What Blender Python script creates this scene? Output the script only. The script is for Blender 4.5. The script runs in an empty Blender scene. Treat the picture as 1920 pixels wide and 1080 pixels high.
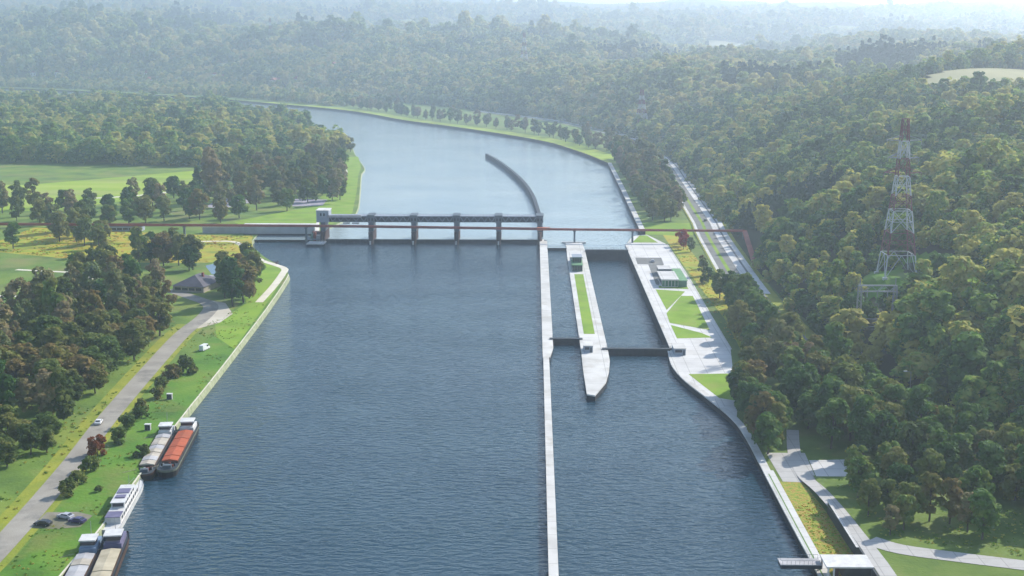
import bpy, bmesh, math, random
import numpy as np
from mathutils import Vector, Matrix
from mathutils.geometry import tessellate_polygon

scene = bpy.context.scene
C = scene.collection
R = math.radians
random.seed(7)
rng = np.random.default_rng(11)

# ------------------------------------------------------------------ camera
cam_data = bpy.data.cameras.new('camera')
cam = bpy.data.objects.new('camera', cam_data)
C.objects.link(cam)
cam.location = (0, 0, 126)
cam.rotation_euler = (R(90 - 11.127), 0, R(1.02))
cam_data.lens = 45
cam_data.sensor_width = 36
cam_data.clip_start = 1
cam_data.clip_end = 40000
scene.camera = cam

# ------------------------------------------------------------------ sky, sun, exposure
SUN_AZ, SUN_EL = R(42), R(35)          # azimuth from +X towards +Y
world = bpy.data.worlds.new('World')
scene.world = world
world.use_nodes = True
wn = world.node_tree.nodes
sky = wn.new('ShaderNodeTexSky')
sky.sky_type = 'NISHITA'
sky.sun_disc = False
sky.sun_elevation = SUN_EL
sky.sun_rotation = R(90) - SUN_AZ
sky.air_density = 1.2
sky.dust_density = 0.6
sky.ozone_density = 1.5
bg = wn['Background']
bg.inputs['Strength'].default_value = 0.15
world.node_tree.links.new(sky.outputs['Color'], bg.inputs['Color'])
sun_data = bpy.data.lights.new('sun', 'SUN')
sun_data.energy = 5.0
sun_data.angle = R(0.6)
sun_data.color = (1.0, 0.94, 0.83)
sun = bpy.data.objects.new('sun', sun_data)
C.objects.link(sun)
sd = Vector((math.cos(SUN_EL) * math.cos(SUN_AZ), math.cos(SUN_EL) * math.sin(SUN_AZ), math.sin(SUN_EL)))
sun.rotation_euler = sd.to_track_quat('Z', 'Y').to_euler()
scene.view_settings.view_transform = 'Standard'
scene.view_settings.look = 'None'
scene.view_settings.exposure = 0.45
scene.view_settings.gamma = 1
scene.view_settings.use_curve_mapping = False
cy = scene.cycles
cy.max_bounces = 5
cy.diffuse_bounces = 2
cy.glossy_bounces = 2
cy.transmission_bounces = 2
cy.volume_bounces = 2
cy.transparent_max_bounces = 4
cy.use_denoising = True
cy.caustics_reflective = False
cy.caustics_refractive = False

# ------------------------------------------------------------------ materials
def material(name, stops, scale=0.1, rough=0.85, bump=0.0, bump_scale=1.0, detail=5, spec=0.3, metallic=0.0,
             rnd=0.0, coord='Object', stretch=None, patch=None, joint=0):
    """Principled surface, colour ramp driven by noise; rnd adds per-object variation."""
    m = bpy.data.materials.new(name)
    m.use_nodes = True
    nt = m.node_tree
    n, l = nt.nodes, nt.links
    p = n['Principled BSDF']
    p.inputs['Roughness'].default_value = rough
    p.inputs['Metallic'].default_value = metallic
    p.inputs['Specular IOR Level'].default_value = spec
    tc = n.new('ShaderNodeNewGeometry') if coord == 'World' else n.new('ShaderNodeTexCoord')
    src = tc.outputs['Position'] if coord == 'World' else tc.outputs['Object']
    if stretch:
        mp = n.new('ShaderNodeMapping')
        mp.inputs['Scale'].default_value = stretch
        l.new(src, mp.inputs['Vector'])
        src = mp.outputs['Vector']
    tex = n.new('ShaderNodeTexNoise')
    tex.inputs['Scale'].default_value = scale
    tex.inputs['Detail'].default_value = detail
    l.new(src, tex.inputs['Vector'])
    ramp = n.new('ShaderNodeValToRGB')
    el = ramp.color_ramp.elements
    if len(stops) == 1:
        stops = [stops[0], stops[0]]
    lo, hi = 0.3, 0.7
    for i, c in enumerate(stops):
        pos = lo + (hi - lo) * i / (len(stops) - 1)
        e = el[i] if i < 2 else el.new(pos)
        e.position = pos
        e.color = (*c, 1)
    fac = tex.outputs['Fac']
    if rnd:
        oi = n.new('ShaderNodeObjectInfo')
        ma = n.new('ShaderNodeMath'); ma.operation = 'MULTIPLY_ADD'
        ma.inputs[1].default_value = rnd
        ma.inputs[2].default_value = -rnd / 2
        l.new(oi.outputs['Random'], ma.inputs[0])
        ad = n.new('ShaderNodeMath'); ad.operation = 'ADD'
        l.new(fac, ad.inputs[0]); l.new(ma.outputs[0], ad.inputs[1])
        fac = ad.outputs[0]
    l.new(fac, ramp.inputs['Fac'])
    colour = ramp.outputs['Color']
    if patch:
        pc, ps, amount = patch
        big = n.new('ShaderNodeTexNoise'); big.inputs['Scale'].default_value = ps; big.inputs['Detail'].default_value = 7; big.inputs['Roughness'].default_value = 0.65
        l.new(src, big.inputs['Vector'])
        mr = n.new('ShaderNodeMapRange'); mr.inputs['From Min'].default_value = 0.5; mr.inputs['From Max'].default_value = 0.68
        mr.inputs['To Max'].default_value = amount
        l.new(big.outputs['Fac'], mr.inputs['Value'])
        mx = n.new('ShaderNodeMix'); mx.data_type = 'RGBA'
        l.new(mr.outputs['Result'], mx.inputs['Factor']); l.new(colour, mx.inputs['A']); mx.inputs['B'].default_value = (*pc, 1)
        colour = mx.outputs['Result']
    if joint:
        sx = n.new('ShaderNodeSeparateXYZ'); l.new(src, sx.inputs[0])
        prev = None
        for ax in ('X', 'Y'):
            pm = n.new('ShaderNodeMath'); pm.operation = 'PINGPONG'; pm.inputs[1].default_value = joint / 2
            l.new(sx.outputs[ax], pm.inputs[0])
            gt = n.new('ShaderNodeMath'); gt.operation = 'LESS_THAN'; gt.inputs[1].default_value = 0.11
            l.new(pm.outputs[0], gt.inputs[0])
            if prev is None: prev = gt
            else:
                mxm = n.new('ShaderNodeMath'); mxm.operation = 'MAXIMUM'
                l.new(prev.outputs[0], mxm.inputs[0]); l.new(gt.outputs[0], mxm.inputs[1]); prev = mxm
        sc_ = n.new('ShaderNodeMath'); sc_.operation = 'MULTIPLY'; sc_.inputs[1].default_value = 0.55
        l.new(prev.outputs[0], sc_.inputs[0])
        mj = n.new('ShaderNodeMix'); mj.data_type = 'RGBA'
        l.new(sc_.outputs[0], mj.inputs['Factor']); l.new(colour, mj.inputs['A']); mj.inputs['B'].default_value = (0.2, 0.19, 0.18, 1)
        colour = mj.outputs['Result']
    l.new(colour, p.inputs['Base Color'])
    if bump:
        t2 = n.new('ShaderNodeTexNoise')
        t2.inputs['Scale'].default_value = bump_scale
        t2.inputs['Detail'].default_value = 4
        l.new(src, t2.inputs['Vector'])
        b = n.new('ShaderNodeBump')
        b.inputs['Strength'].default_value = bump
        b.inputs['Distance'].default_value = 0.4
        l.new(t2.outputs['Fac'], b.inputs['Height'])
        l.new(b.outputs['Normal'], p.inputs['Normal'])
    return m

def leaf_material(name, stops, rnd=0.5, trans=0.38, scale=0.25, stand=0.0):
    m = material(name, stops, scale=scale, rough=0.75, rnd=rnd, spec=0.15)
    nt = m.node_tree
    n, l = nt.nodes, nt.links
    if stand:
        ge = n.new('ShaderNodeNewGeometry')
        sn = n.new('ShaderNodeTexNoise'); sn.inputs['Scale'].default_value = 0.007; sn.inputs['Detail'].default_value = 3
        l.new(ge.outputs['Position'], sn.inputs['Vector'])
        mr = n.new('ShaderNodeMapRange'); mr.inputs['From Min'].default_value = 0.35; mr.inputs['From Max'].default_value = 0.65
        mr.inputs['To Min'].default_value = -stand; mr.inputs['To Max'].default_value = stand
        l.new(sn.outputs['Fac'], mr.inputs['Value'])
        rp = [x for x in n if x.type == 'VALTORGB'][0]
        old = rp.inputs['Fac'].links[0].from_socket
        ad2 = n.new('ShaderNodeMath'); ad2.operation = 'ADD'
        l.new(old, ad2.inputs[0]); l.new(mr.outputs['Result'], ad2.inputs[1])
        l.new(ad2.outputs[0], rp.inputs['Fac'])
    p = n['Principled BSDF']
    ramp = [x for x in n if x.type == 'VALTORGB'][0]
    t = n.new('ShaderNodeBsdfTranslucent')
    l.new(ramp.outputs['Color'], t.inputs['Color'])
    mx = n.new('ShaderNodeMixShader')
    mx.inputs['Fac'].default_value = trans
    l.new(p.outputs[0], mx.inputs[1]); l.new(t.outputs[0], mx.inputs[2])
    l.new(mx.outputs[0], n['Material Output'].inputs['Surface'])
    return m

def water_material(name, base, wave=0.25, rough=0.06):
    m = bpy.data.materials.new(name)
    m.use_nodes = True
    n, l = m.node_tree.nodes, m.node_tree.links
    p = n['Principled BSDF']
    p.inputs['Roughness'].default_value = rough
    p.inputs['IOR'].default_value = 1.33
    p.inputs['Specular IOR Level'].default_value = 0.5
    geo = n.new('ShaderNodeNewGeometry')
    big = n.new('ShaderNodeTexNoise'); big.inputs['Scale'].default_value = 0.012; big.inputs['Detail'].default_value = 4
    l.new(geo.outputs['Position'], big.inputs['Vector'])
    ramp = n.new('ShaderNodeValToRGB')
    ramp.color_ramp.elements[0].position = 0.3; ramp.color_ramp.elements[1].position = 0.7
    ramp.color_ramp.elements[0].color = (base[0] * 0.75, base[1] * 0.85, base[2] * 0.9, 1)
    ramp.color_ramp.elements[1].color = (base[0] * 1.2, base[1] * 1.15, base[2] * 1.08, 1)
    l.new(big.outputs['Fac'], ramp.inputs['Fac'])
    l.new(ramp.outputs['Color'], p.inputs['Base Color'])
    # wind ripples: crests run across the river, two sizes of wave
    mp = n.new('ShaderNodeMapping'); mp.inputs['Scale'].default_value = (0.29, 0.58, 1); mp.inputs['Rotation'].default_value = (0, 0, R(8))
    l.new(geo.outputs['Position'], mp.inputs['Vector'])
    w1 = n.new('ShaderNodeTexNoise'); w1.inputs['Scale'].default_value = 1.0; w1.inputs['Detail'].default_value = 3; w1.inputs['Roughness'].default_value = 0.5
    l.new(mp.outputs['Vector'], w1.inputs['Vector'])
    mp2 = n.new('ShaderNodeMapping'); mp2.inputs['Scale'].default_value = (0.012, 0.03, 1)
    l.new(geo.outputs['Position'], mp2.inputs['Vector'])
    w2 = n.new('ShaderNodeTexNoise'); w2.inputs['Scale'].default_value = 1.0; w2.inputs['Detail'].default_value = 3
    l.new(mp2.outputs['Vector'], w2.inputs['Vector'])
    lane = n.new('ShaderNodeMapRange'); lane.inputs['From Min'].default_value = 0.34; lane.inputs['From Max'].default_value = 0.64
    lane.inputs['To Min'].default_value = 0.6; lane.inputs['To Max'].default_value = 0.85
    l.new(w2.outputs['Fac'], lane.inputs['Value'])
    gain = n.new('ShaderNodeMath'); gain.operation = 'MULTIPLY'
    l.new(w1.outputs['Fac'], gain.inputs[0]); l.new(lane.outputs['Result'], gain.inputs[1])
    b = n.new('ShaderNodeBump'); b.inputs['Strength'].default_value = wave; b.inputs['Distance'].default_value = 1.2
    l.new(gain.outputs[0], b.inputs['Height'])
    l.new(b.outputs['Normal'], p.inputs['Normal'])
    return m

M = {}
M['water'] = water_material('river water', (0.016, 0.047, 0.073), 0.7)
M['water_up'] = water_material('upstream water', (0.25, 0.31, 0.34), 0.24)  # base colour lightened in place of the bright sky reflection
M['pond'] = water_material('pond water', (0.03, 0.09, 0.16), 0.05)
M['concrete'] = material('pale concrete', [(0.46, 0.445, 0.42), (0.58, 0.565, 0.54), (0.66, 0.645, 0.62)], 0.09, 0.9, 0.15, 2.0, coord='World', patch=((0.42, 0.39, 0.34), 0.12, 0.7), joint=9)
M['paving'] = material('white plaza paving', [(0.50, 0.485, 0.47), (0.61, 0.595, 0.58), (0.67, 0.655, 0.64)], 0.06, 0.9, 0.1, 3.0, coord='World', patch=((0.47, 0.45, 0.42), 0.07, 0.6), joint=6.5)
M['greyconc'] = material('grey concrete', [(0.30, 0.32, 0.34), (0.40, 0.42, 0.44)], 0.2, 0.9, 0.2, 1.5, coord='World')
M['shaded_wall'] = material('shade darkened wall', [(0.012, 0.014, 0.019), (0.03, 0.032, 0.038)], 0.25, 0.75, 0.4, 2.0, coord='World')  # near-black base puts the shade of the wall faces into the colour
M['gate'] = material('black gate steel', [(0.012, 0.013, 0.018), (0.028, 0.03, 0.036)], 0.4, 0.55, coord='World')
M['pier_dark'] = material('dark pier concrete', [(0.035, 0.018, 0.015), (0.075, 0.04, 0.034)], 0.3, 0.9, coord='World')
M['weir_steel'] = material('blue grey weir steel', [(0.07, 0.088, 0.108), (0.12, 0.143, 0.168)], 0.15, 0.6, coord='World')
M['weir_dark'] = material('dark weir steel', [(0.022, 0.03, 0.038), (0.042, 0.052, 0.062)], 0.2, 0.6, coord='World')
M['weir_light'] = material('light weir concrete', [(0.24, 0.28, 0.34), (0.34, 0.38, 0.44)], 0.2, 0.8, coord='World')
M['rust'] = material('red brown bridge paint', [(0.20, 0.045, 0.03), (0.30, 0.075, 0.05)], 0.15, 0.7, coord='World')
M['orange_red'] = material('orange red paint', [(0.34, 0.07, 0.025), (0.50, 0.115, 0.045)], 0.5, 0.7, coord='World', patch=((0.16, 0.07, 0.04), 0.25, 0.7))
M['grass'] = material('rough grass', [(0.065, 0.125, 0.018), (0.12, 0.20, 0.025), (0.19, 0.245, 0.035)], 0.045, 0.95, 0.5, 0.8, coord='World', patch=((0.21, 0.19, 0.07), 0.03, 0.75))
M['bank_grass'] = material('bank grass', [(0.05, 0.125, 0.010), (0.085, 0.20, 0.014), (0.14, 0.24, 0.020)], 0.06, 0.95, 0.5, 0.8, coord='World', patch=((0.17, 0.19, 0.04), 0.07, 0.7))
M['lawn'] = material('mown lawn', [(0.14, 0.25, 0.012), (0.185, 0.31, 0.016), (0.23, 0.34, 0.025)], 0.08, 0.95, 0.3, 1.2, coord='World', patch=((0.24, 0.26, 0.06), 0.09, 0.6))
M['verge_lawn'] = material('yellow green bank', [(0.17, 0.25, 0.012), (0.26, 0.36, 0.018), (0.33, 0.38, 0.03)], 0.03, 0.95, 0.3, 0.8, coord='World', patch=((0.28, 0.27, 0.06), 0.02, 0.6))
M['deep_lawn'] = material('park lawn', [(0.075, 0.135, 0.02), (0.11, 0.175, 0.025), (0.14, 0.20, 0.035)], 0.1, 0.95, 0.4, 1.2, coord='World', patch=((0.20, 0.20, 0.06), 0.08, 0.6))
M['field'] = material('bright field', [(0.17, 0.28, 0.015), (0.26, 0.37, 0.02), (0.34, 0.40, 0.06)], 0.02, 0.95, 0.3, 0.5, coord='World', stretch=(0.5, 2.0, 1), patch=((0.34, 0.33, 0.12), 0.012, 0.6))
M['yellow_meadow'] = material('yellow meadow', [(0.19, 0.27, 0.015), (0.32, 0.35, 0.018), (0.40, 0.28, 0.025), (0.24, 0.29, 0.018)], 0.10, 0.95, 0.5, 0.8, coord='World', detail=8, patch=((0.14, 0.21, 0.02), 0.05, 0.8))
M['flower'] = material('wildflower meadow', [(0.12, 0.20, 0.02), (0.19, 0.26, 0.025), (0.30, 0.30, 0.04), (0.38, 0.22, 0.06), (0.17, 0.25, 0.02)], 0.8, 0.95, 0.6, 1.5, coord='World', detail=9)
M['verge'] = material('dry verge', [(0.17, 0.22, 0.02), (0.30, 0.30, 0.03)], 0.12, 0.95, 0.4, 1.0, coord='World')
M['asphalt'] = material('worn asphalt', [(0.26, 0.235, 0.20), (0.35, 0.32, 0.275)], 0.12, 0.9, 0.15, 3.0, coord='World', patch=((0.15, 0.14, 0.13), 0.1, 0.7))
M['dark_asphalt'] = material('dark asphalt', [(0.14, 0.14, 0.135), (0.20, 0.20, 0.19)], 0.15, 0.9, coord='World')
M['path'] = material('cream gravel path', [(0.58, 0.53, 0.42), (0.72, 0.67, 0.56)], 0.2, 0.95, coord='World')
M['walk'] = material('grey footpath', [(0.40, 0.385, 0.37), (0.50, 0.485, 0.465)], 0.15, 0.9, coord='World', patch=((0.33, 0.31, 0.29), 0.15, 0.7), joint=5)
M['gravel'] = material('pale gravel yard', [(0.42, 0.37, 0.29), (0.60, 0.55, 0.46)], 0.08, 0.95, 0.2, 2.0, coord='World')
M['worn_ground'] = material('worn ground', [(0.12, 0.13, 0.06), (0.20, 0.18, 0.13), (0.26, 0.24, 0.20)], 0.2, 0.95, coord='World')
M['lavender'] = material('lavender bed', [(0.20, 0.18, 0.24), (0.38, 0.35, 0.42), (0.24, 0.24, 0.20)], 0.2, 0.95, coord='World')
M['forest_floor'] = material('forest floor', [(0.025, 0.035, 0.012), (0.05, 0.06, 0.02)], 0.05, 1.0, coord='World')
M['ploughed'] = material('ploughed field', [(0.26, 0.25, 0.12), (0.34, 0.31, 0.16)], 0.02, 1.0, coord='World')
M['far_meadow'] = material('far meadow', [(0.16, 0.20, 0.07), (0.26, 0.27, 0.11)], 0.01, 1.0, coord='World')
M['stone'] = material('stone revetment', [(0.20, 0.24, 0.12), (0.40, 0.41, 0.27)], 0.4, 0.95, 0.5, 1.5, coord='World')
M['bark'] = material('bark', [(0.06, 0.05, 0.04), (0.12, 0.10, 0.08)], 0.8, 0.95)
M['slate'] = material('slate roof', [(0.075, 0.07, 0.09), (0.12, 0.11, 0.135)], 0.3, 0.7, coord='World')
M['white'] = material('white paint', [(0.55, 0.54, 0.53), (0.70, 0.69, 0.68)], 0.5, 0.5, patch=((0.42, 0.38, 0.33), 0.6, 0.5))
M['cream'] = material('cream hatch', [(0.32, 0.28, 0.23), (0.50, 0.45, 0.38)], 0.3, 0.8)
M['beige'] = material('beige deck', [(0.34, 0.29, 0.20), (0.52, 0.46, 0.34)], 0.3, 0.85)
M['lightgrey'] = material('light grey hatch', [(0.30, 0.29, 0.30), (0.48, 0.47, 0.48)], 0.3, 0.7)
M['hull_black'] = material('black hull', [(0.014, 0.012, 0.014), (0.03, 0.025, 0.027)], 0.4, 0.5)
M['hull_brown'] = material('brown hull', [(0.05, 0.028, 0.02), (0.09, 0.05, 0.035)], 0.4, 0.6)
M['hull_green'] = material('grey green hull side', [(0.12, 0.13, 0.09), (0.20, 0.20, 0.14)], 0.4, 0.6)
M['glass'] = material('dark window glass', [(0.015, 0.02, 0.035)], 1, 0.12, spec=0.6)
M['violet'] = material('violet wheelhouse', [(0.12, 0.11, 0.19), (0.18, 0.165, 0.26)], 0.5, 0.5)
M['blue'] = material('blue boat', [(0.14, 0.20, 0.30), (0.24, 0.32, 0.44)], 0.5, 0.5)
M['rubber'] = material('tyre rubber', [(0.012, 0.012, 0.012)], 1, 0.9)
M['carwhite'] = material('car white', [(0.75, 0.75, 0.77)], 1, 0.3, spec=0.5)
M['carsilver'] = material('car silver', [(0.42, 0.42, 0.46)], 1, 0.3, spec=0.5)
M['carpurple'] = material('car dark violet', [(0.05, 0.04, 0.12)], 1, 0.3, spec=0.5)
M['cardark'] = material('car dark', [(0.03, 0.03, 0.035)], 1, 0.3, spec=0.5)
M['lampglass'] = material('lamp lens', [(0.6, 0.6, 0.58)], 1, 0.3)
M['greenglass'] = material('green glazing', [(0.045, 0.13, 0.085), (0.08, 0.20, 0.13)], 0.3, 0.25, spec=0.5, coord='World')
M['greenroof'] = material('green planted roof', [(0.12, 0.26, 0.13), (0.18, 0.33, 0.17)], 0.4, 0.95, coord='World')
M['pylon_red'] = material('pylon red', [(0.17, 0.065, 0.07), (0.22, 0.09, 0.09)], 0.3, 0.7)
M['pylon_white'] = material('pylon white', [(0.46, 0.47, 0.49), (0.54, 0.55, 0.57)], 0.3, 0.7)
M['galv'] = material('galvanised steel', [(0.26, 0.265, 0.28), (0.34, 0.345, 0.36)], 0.5, 0.6)
M['planting'] = material('sedge planting', [(0.10, 0.20, 0.05), (0.18, 0.28, 0.08)], 1.0, 0.95, coord='World')
GREEN = [(0.030, 0.060, 0.016), (0.055, 0.095, 0.022), (0.095, 0.120, 0.030), (0.125, 0.115, 0.038)]
BROWN = [(0.08, 0.12, 0.026), (0.15, 0.175, 0.036), (0.225, 0.205, 0.05), (0.235, 0.17, 0.055)]
M['leaf_green'] = leaf_material('leaves green', [(0.055, 0.125, 0.026), (0.10, 0.20, 0.038), (0.16, 0.24, 0.045), (0.22, 0.23, 0.05)], 0.55)
M['leaf_olive'] = leaf_material('leaves olive', [(0.09, 0.15, 0.03), (0.16, 0.20, 0.04), (0.23, 0.22, 0.055)], 0.5)
M['leaf_brown'] = leaf_material('leaves autumn brown', BROWN, 0.55)
M['leaf_grey'] = leaf_material('leaves grey brown', [(0.15, 0.20, 0.07), (0.23, 0.23, 0.09), (0.31, 0.24, 0.12)], 0.5)
M['leaf_rust'] = leaf_material('leaves rust', [(0.19, 0.055, 0.02), (0.30, 0.10, 0.03)], 0.1)
M['leaf_red'] = leaf_material('leaves red', [(0.32, 0.035, 0.025), (0.46, 0.07, 0.04)], 0.1)
M['leaf_forest'] = leaf_material('forest leaves', [(0.075, 0.165, 0.036), (0.17, 0.29, 0.05), (0.31, 0.40, 0.075), (0.48, 0.45, 0.11)], 0.75, 0.45, scale=0.3, stand=0.22)
M['leaf_haze'] = leaf_material('haze lightened leaves', [(0.13, 0.20, 0.06), (0.26, 0.34, 0.09), (0.40, 0.44, 0.14), (0.52, 0.46, 0.17)], 0.6, 0.45, scale=0.2, stand=0.25)  # leaf colour lightened to stand in for brighter haze over the far woods
M['leaf_conifer'] = leaf_material('conifer needles', [(0.03, 0.075, 0.038), (0.05, 0.105, 0.045)], 0.4, 0.2)

# ------------------------------------------------------------------ helpers
def link(o, parent=None):
    C.objects.link(o)
    if parent is not None:
        o.parent = parent
    return o

def tag(o, label=None, cat=None, group=None, kind=None):
    if label: o['label'] = label
    if cat: o['category'] = cat
    if group: o['group'] = group
    if kind: o['kind'] = kind
    return o

def thing(name, label, cat, loc=(0, 0, 0), rz=0.0, group=None):
    o = bpy.data.objects.new(name, None)
    o.empty_display_size = 0.5
    o.location = loc
    o.rotation_euler = (0, 0, rz)
    link(o)
    return tag(o, label, cat, group)

def copy_tree(o, parent=None):
    c = o.copy()
    link(c, parent)
    for ch in o.children:
        copy_tree(ch, c)
    return c

def mesh_obj(name, verts, faces, mat, parent=None, smooth=False):
    me = bpy.data.meshes.new(name)
    me.from_pydata(verts, [], faces)
    me.update()
    if mat is not None:
        me.materials.append(M[mat] if isinstance(mat, str) else mat)
    if smooth:
        me.shade_smooth()
    o = bpy.data.objects.new(name, me)
    return link(o, parent)

class MB:
    """collects simple solids into one mesh"""
    def __init__(self):
        self.v, self.f = [], []
    def add(self, vs, fs):
        k = len(self.v)
        self.v += [tuple(p) for p in vs]
        self.f += [tuple(i + k for i in q) for q in fs]
        return self
    def box(self, x0, x1, y0, y1, z0, z1):
        vs = [(x0, y0, z0), (x1, y0, z0), (x1, y1, z0), (x0, y1, z0), (x0, y0, z1), (x1, y0, z1), (x1, y1, z1), (x0, y1, z1)]
        fs = [(3, 2, 1, 0), (4, 5, 6, 7), (0, 1, 5, 4), (1, 2, 6, 5), (2, 3, 7, 6), (3, 0, 4, 7)]
        return self.add(vs, fs)
    def bar(self, a, b, w):
        a, b = Vector(a), Vector(b)
        d = (b - a)
        if d.length < 1e-6: return self
        d.normalize()
        s = d.cross(Vector((0, 0, 1)))
        if s.length < 1e-3: s = Vector((1, 0, 0))
        s.normalize(); t = d.cross(s)
        s *= w / 2; t *= w / 2
        vs = [a + s + t, a - s + t, a - s - t, a + s - t, b + s + t, b - s + t, b - s - t, b + s - t]
        return self.add(vs, [(0, 1, 2, 3), (7, 6, 5, 4), (0, 4, 5, 1), (1, 5, 6, 2), (2, 6, 7, 3), (3, 7, 4, 0)])
    def tube(self, a, b, r0, r1, n=8):
        a, b = Vector(a), Vector(b)
        d = (b - a).normalized()
        s = d.cross(Vector((0, 0, 1)))
        if s.length < 1e-3: s = Vector((1, 0, 0))
        s.normalize(); t = d.cross(s)
        vs = []
        for c, r in ((a, r0), (b, r1)):
            for i in range(n):
                q = 2 * math.pi * i / n
                vs.append(c + s * math.cos(q) * r + t * math.sin(q) * r)
        fs = [(i, (i + 1) % n, n + (i + 1) % n, n + i) for i in range(n)]
        fs += [tuple(range(n))[::-1], tuple(range(n, 2 * n))]
        return self.add(vs, fs)
    def prism(self, pts, z0, z1, top=True):
        """vertical prism over a polygon; z0 / z1 may be lists"""
        n = len(pts)
        if area(pts) < 0: pts = pts[::-1]
        za = z0 if isinstance(z0, (list, tuple)) else [z0] * n
        zb = z1 if isinstance(z1, (list, tuple)) else [z1] * n
        vs = [(p[0], p[1], za[i]) for i, p in enumerate(pts)] + [(p[0], p[1], zb[i]) for i, p in enumerate(pts)]
        fs = [(i, (i + 1) % n, n + (i + 1) % n, n + i) for i in range(n)]
        tris = tessellate_polygon([[Vector((p[0], p[1], 0)) for p in pts]])
        for t in tris:
            t = orient(pts, t)
            if top: fs.append(tuple(n + i for i in t))
            fs.append(tuple(t[::-1]))
        return self.add(vs, fs)
    def build(self, name, mat, parent=None, smooth=False):
        return mesh_obj(name, self.v, self.f, mat, parent, smooth)

def area(p):
    return 0.5 * sum(p[i][0] * p[(i + 1) % len(p)][1] - p[(i + 1) % len(p)][0] * p[i][1] for i in range(len(p)))

def orient(pts, t):
    a, b, c = (pts[i] for i in t)
    s = (b[0] - a[0]) * (c[1] - a[1]) - (c[0] - a[0]) * (b[1] - a[1])
    return tuple(t) if s > 0 else (t[0], t[2], t[1])

def sheet(name, pts, z, mat, kind='structure', parent=None):
    """flat (or gently sloping) ground sheet over a polygon"""
    zs = z if isinstance(z, (list, tuple)) else [z] * len(pts)
    vs = [(p[0], p[1], zs[i]) for i, p in enumerate(pts)]
    fs = [orient(pts, t) for t in tessellate_polygon([[Vector((p[0], p[1], 0)) for p in pts]])]
    o = mesh_obj(name, vs, fs, mat, parent)
    if parent is None: o['kind'] = kind
    return o

def smooth_line(pts, n=6):
    """Catmull-Rom through points of any dimension"""
    P = [Vector(p) for p in pts]
    P = [2 * P[0] - P[1]] + P + [2 * P[-1] - P[-2]]
    out = []
    for i in range(1, len(P) - 2):
        a, b, c, d = P[i - 1], P[i], P[i + 1], P[i + 2]
        for k in range(n):
            t = k / n
            out.append(0.5 * ((2 * b) + (c - a) * t + (2 * a - 5 * b + 4 * c - d) * t * t + (3 * b - a - 3 * c + d) * t ** 3))
    out.append(P[-2])
    return [tuple(p) for p in out]

def offset(line, d):
    """offset to the left of travel by d"""
    out = []
    for i, p in enumerate(line):
        a = line[max(i - 1, 0)]; b = line[min(i + 1, len(line) - 1)]
        dx, dy = b[0] - a[0], b[1] - a[1]
        L = math.hypot(dx, dy) or 1
        out.append((p[0] - dy / L * d, p[1] + dx / L * d))
    return out

def ribbon(name, line, w0, w1, z, mat, parent=None, kind='structure'):
    """strip between offsets w0 and w1 of a line; z a number or list per point"""
    A, B = offset(line, w0), offset(line, w1)
    zs = z if isinstance(z, (list, tuple)) else [z] * len(line)
    n = len(line)
    vs = [(p[0], p[1], zs[i]) for i, p in enumerate(A)] + [(p[0], p[1], zs[i]) for i, p in enumerate(B)]
    if w0 < w1: fs = [(i, i + 1, n + i + 1, n + i) for i in range(n - 1)]
    else: fs = [(n + i, n + i + 1, i + 1, i) for i in range(n - 1)]
    o = mesh_obj(name, vs, fs, mat, parent)
    if parent is None: o['kind'] = kind
    return o

def strip_prism(mb, line, w0, w1, z0, z1):
    A, B = offset(line, w0), offset(line, w1)
    for i in range(len(line) - 1):
        q = [A[i], A[i + 1], B[i + 1], B[i]]
        mb.prism(q, z0, z1)
    return mb

def inside(pts, poly):
    x, y = pts[:, 0], pts[:, 1]
    r = np.zeros(len(pts), bool)
    n = len(poly)
    for i in range(n):
        x0, y0 = poly[i]; x1, y1 = poly[(i + 1) % n]
        c = ((y0 > y) != (y1 > y)) & (x < (x1 - x0) * (y - y0) / ((y1 - y0) or 1e-9) + x0)
        r ^= c
    return r

def scatter(poly, spacing, jitter=0.45, seed=0):
    g = np.random.default_rng(seed)
    a = np.array(poly)
    xs = np.arange(float(a[:, 0].min()), float(a[:, 0].max()), float(spacing))
    ys = np.arange(float(a[:, 1].min()), float(a[:, 1].max()), spacing * 0.866)
    X, Y = np.meshgrid(xs, ys)
    X[1::2] += spacing / 2
    p = np.stack([X.ravel(), Y.ravel()], 1) + g.uniform(-jitter, jitter, (X.size, 2)) * spacing
    return p[inside(p, poly)]

# ------------------------------------------------------------------ terrain
FOOT = [(330, -400), (205, 150), (160, 300), (138, 400), (127, 470), (122.5, 520), (120, 580), (119.5, 640), (124, 800), (131, 1000), (140, 1217),
        (132, 1450), (105, 1650), (30, 1900), (-90, 2150), (-260, 2420), (-560, 2820), (-1000, 3180), (-1800, 3430), (-3200, 3620), (-9000, 3900)]
FP = np.array(FOOT, float)
def foot_distance(p):
    """signed distance to the hill foot, positive on the hill side"""
    best = np.full(len(p), 1e12); sgn = np.ones(len(p))
    for i in range(len(FP) - 1):
        a, b = FP[i], FP[i + 1]
        d = b - a
        t = np.clip(((p - a) @ d) / (d @ d), 0, 1)
        q = a + t[:, None] * d
        r = ((p - q) ** 2).sum(1)
        s = d[0] * (p[:, 1] - a[1]) - d[1] * (p[:, 0] - a[0])
        m = r < best
        best[m] = r[m]; sgn[m] = np.where(s[m] < 0, 1, -1)
    return np.sqrt(best) * sgn

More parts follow.
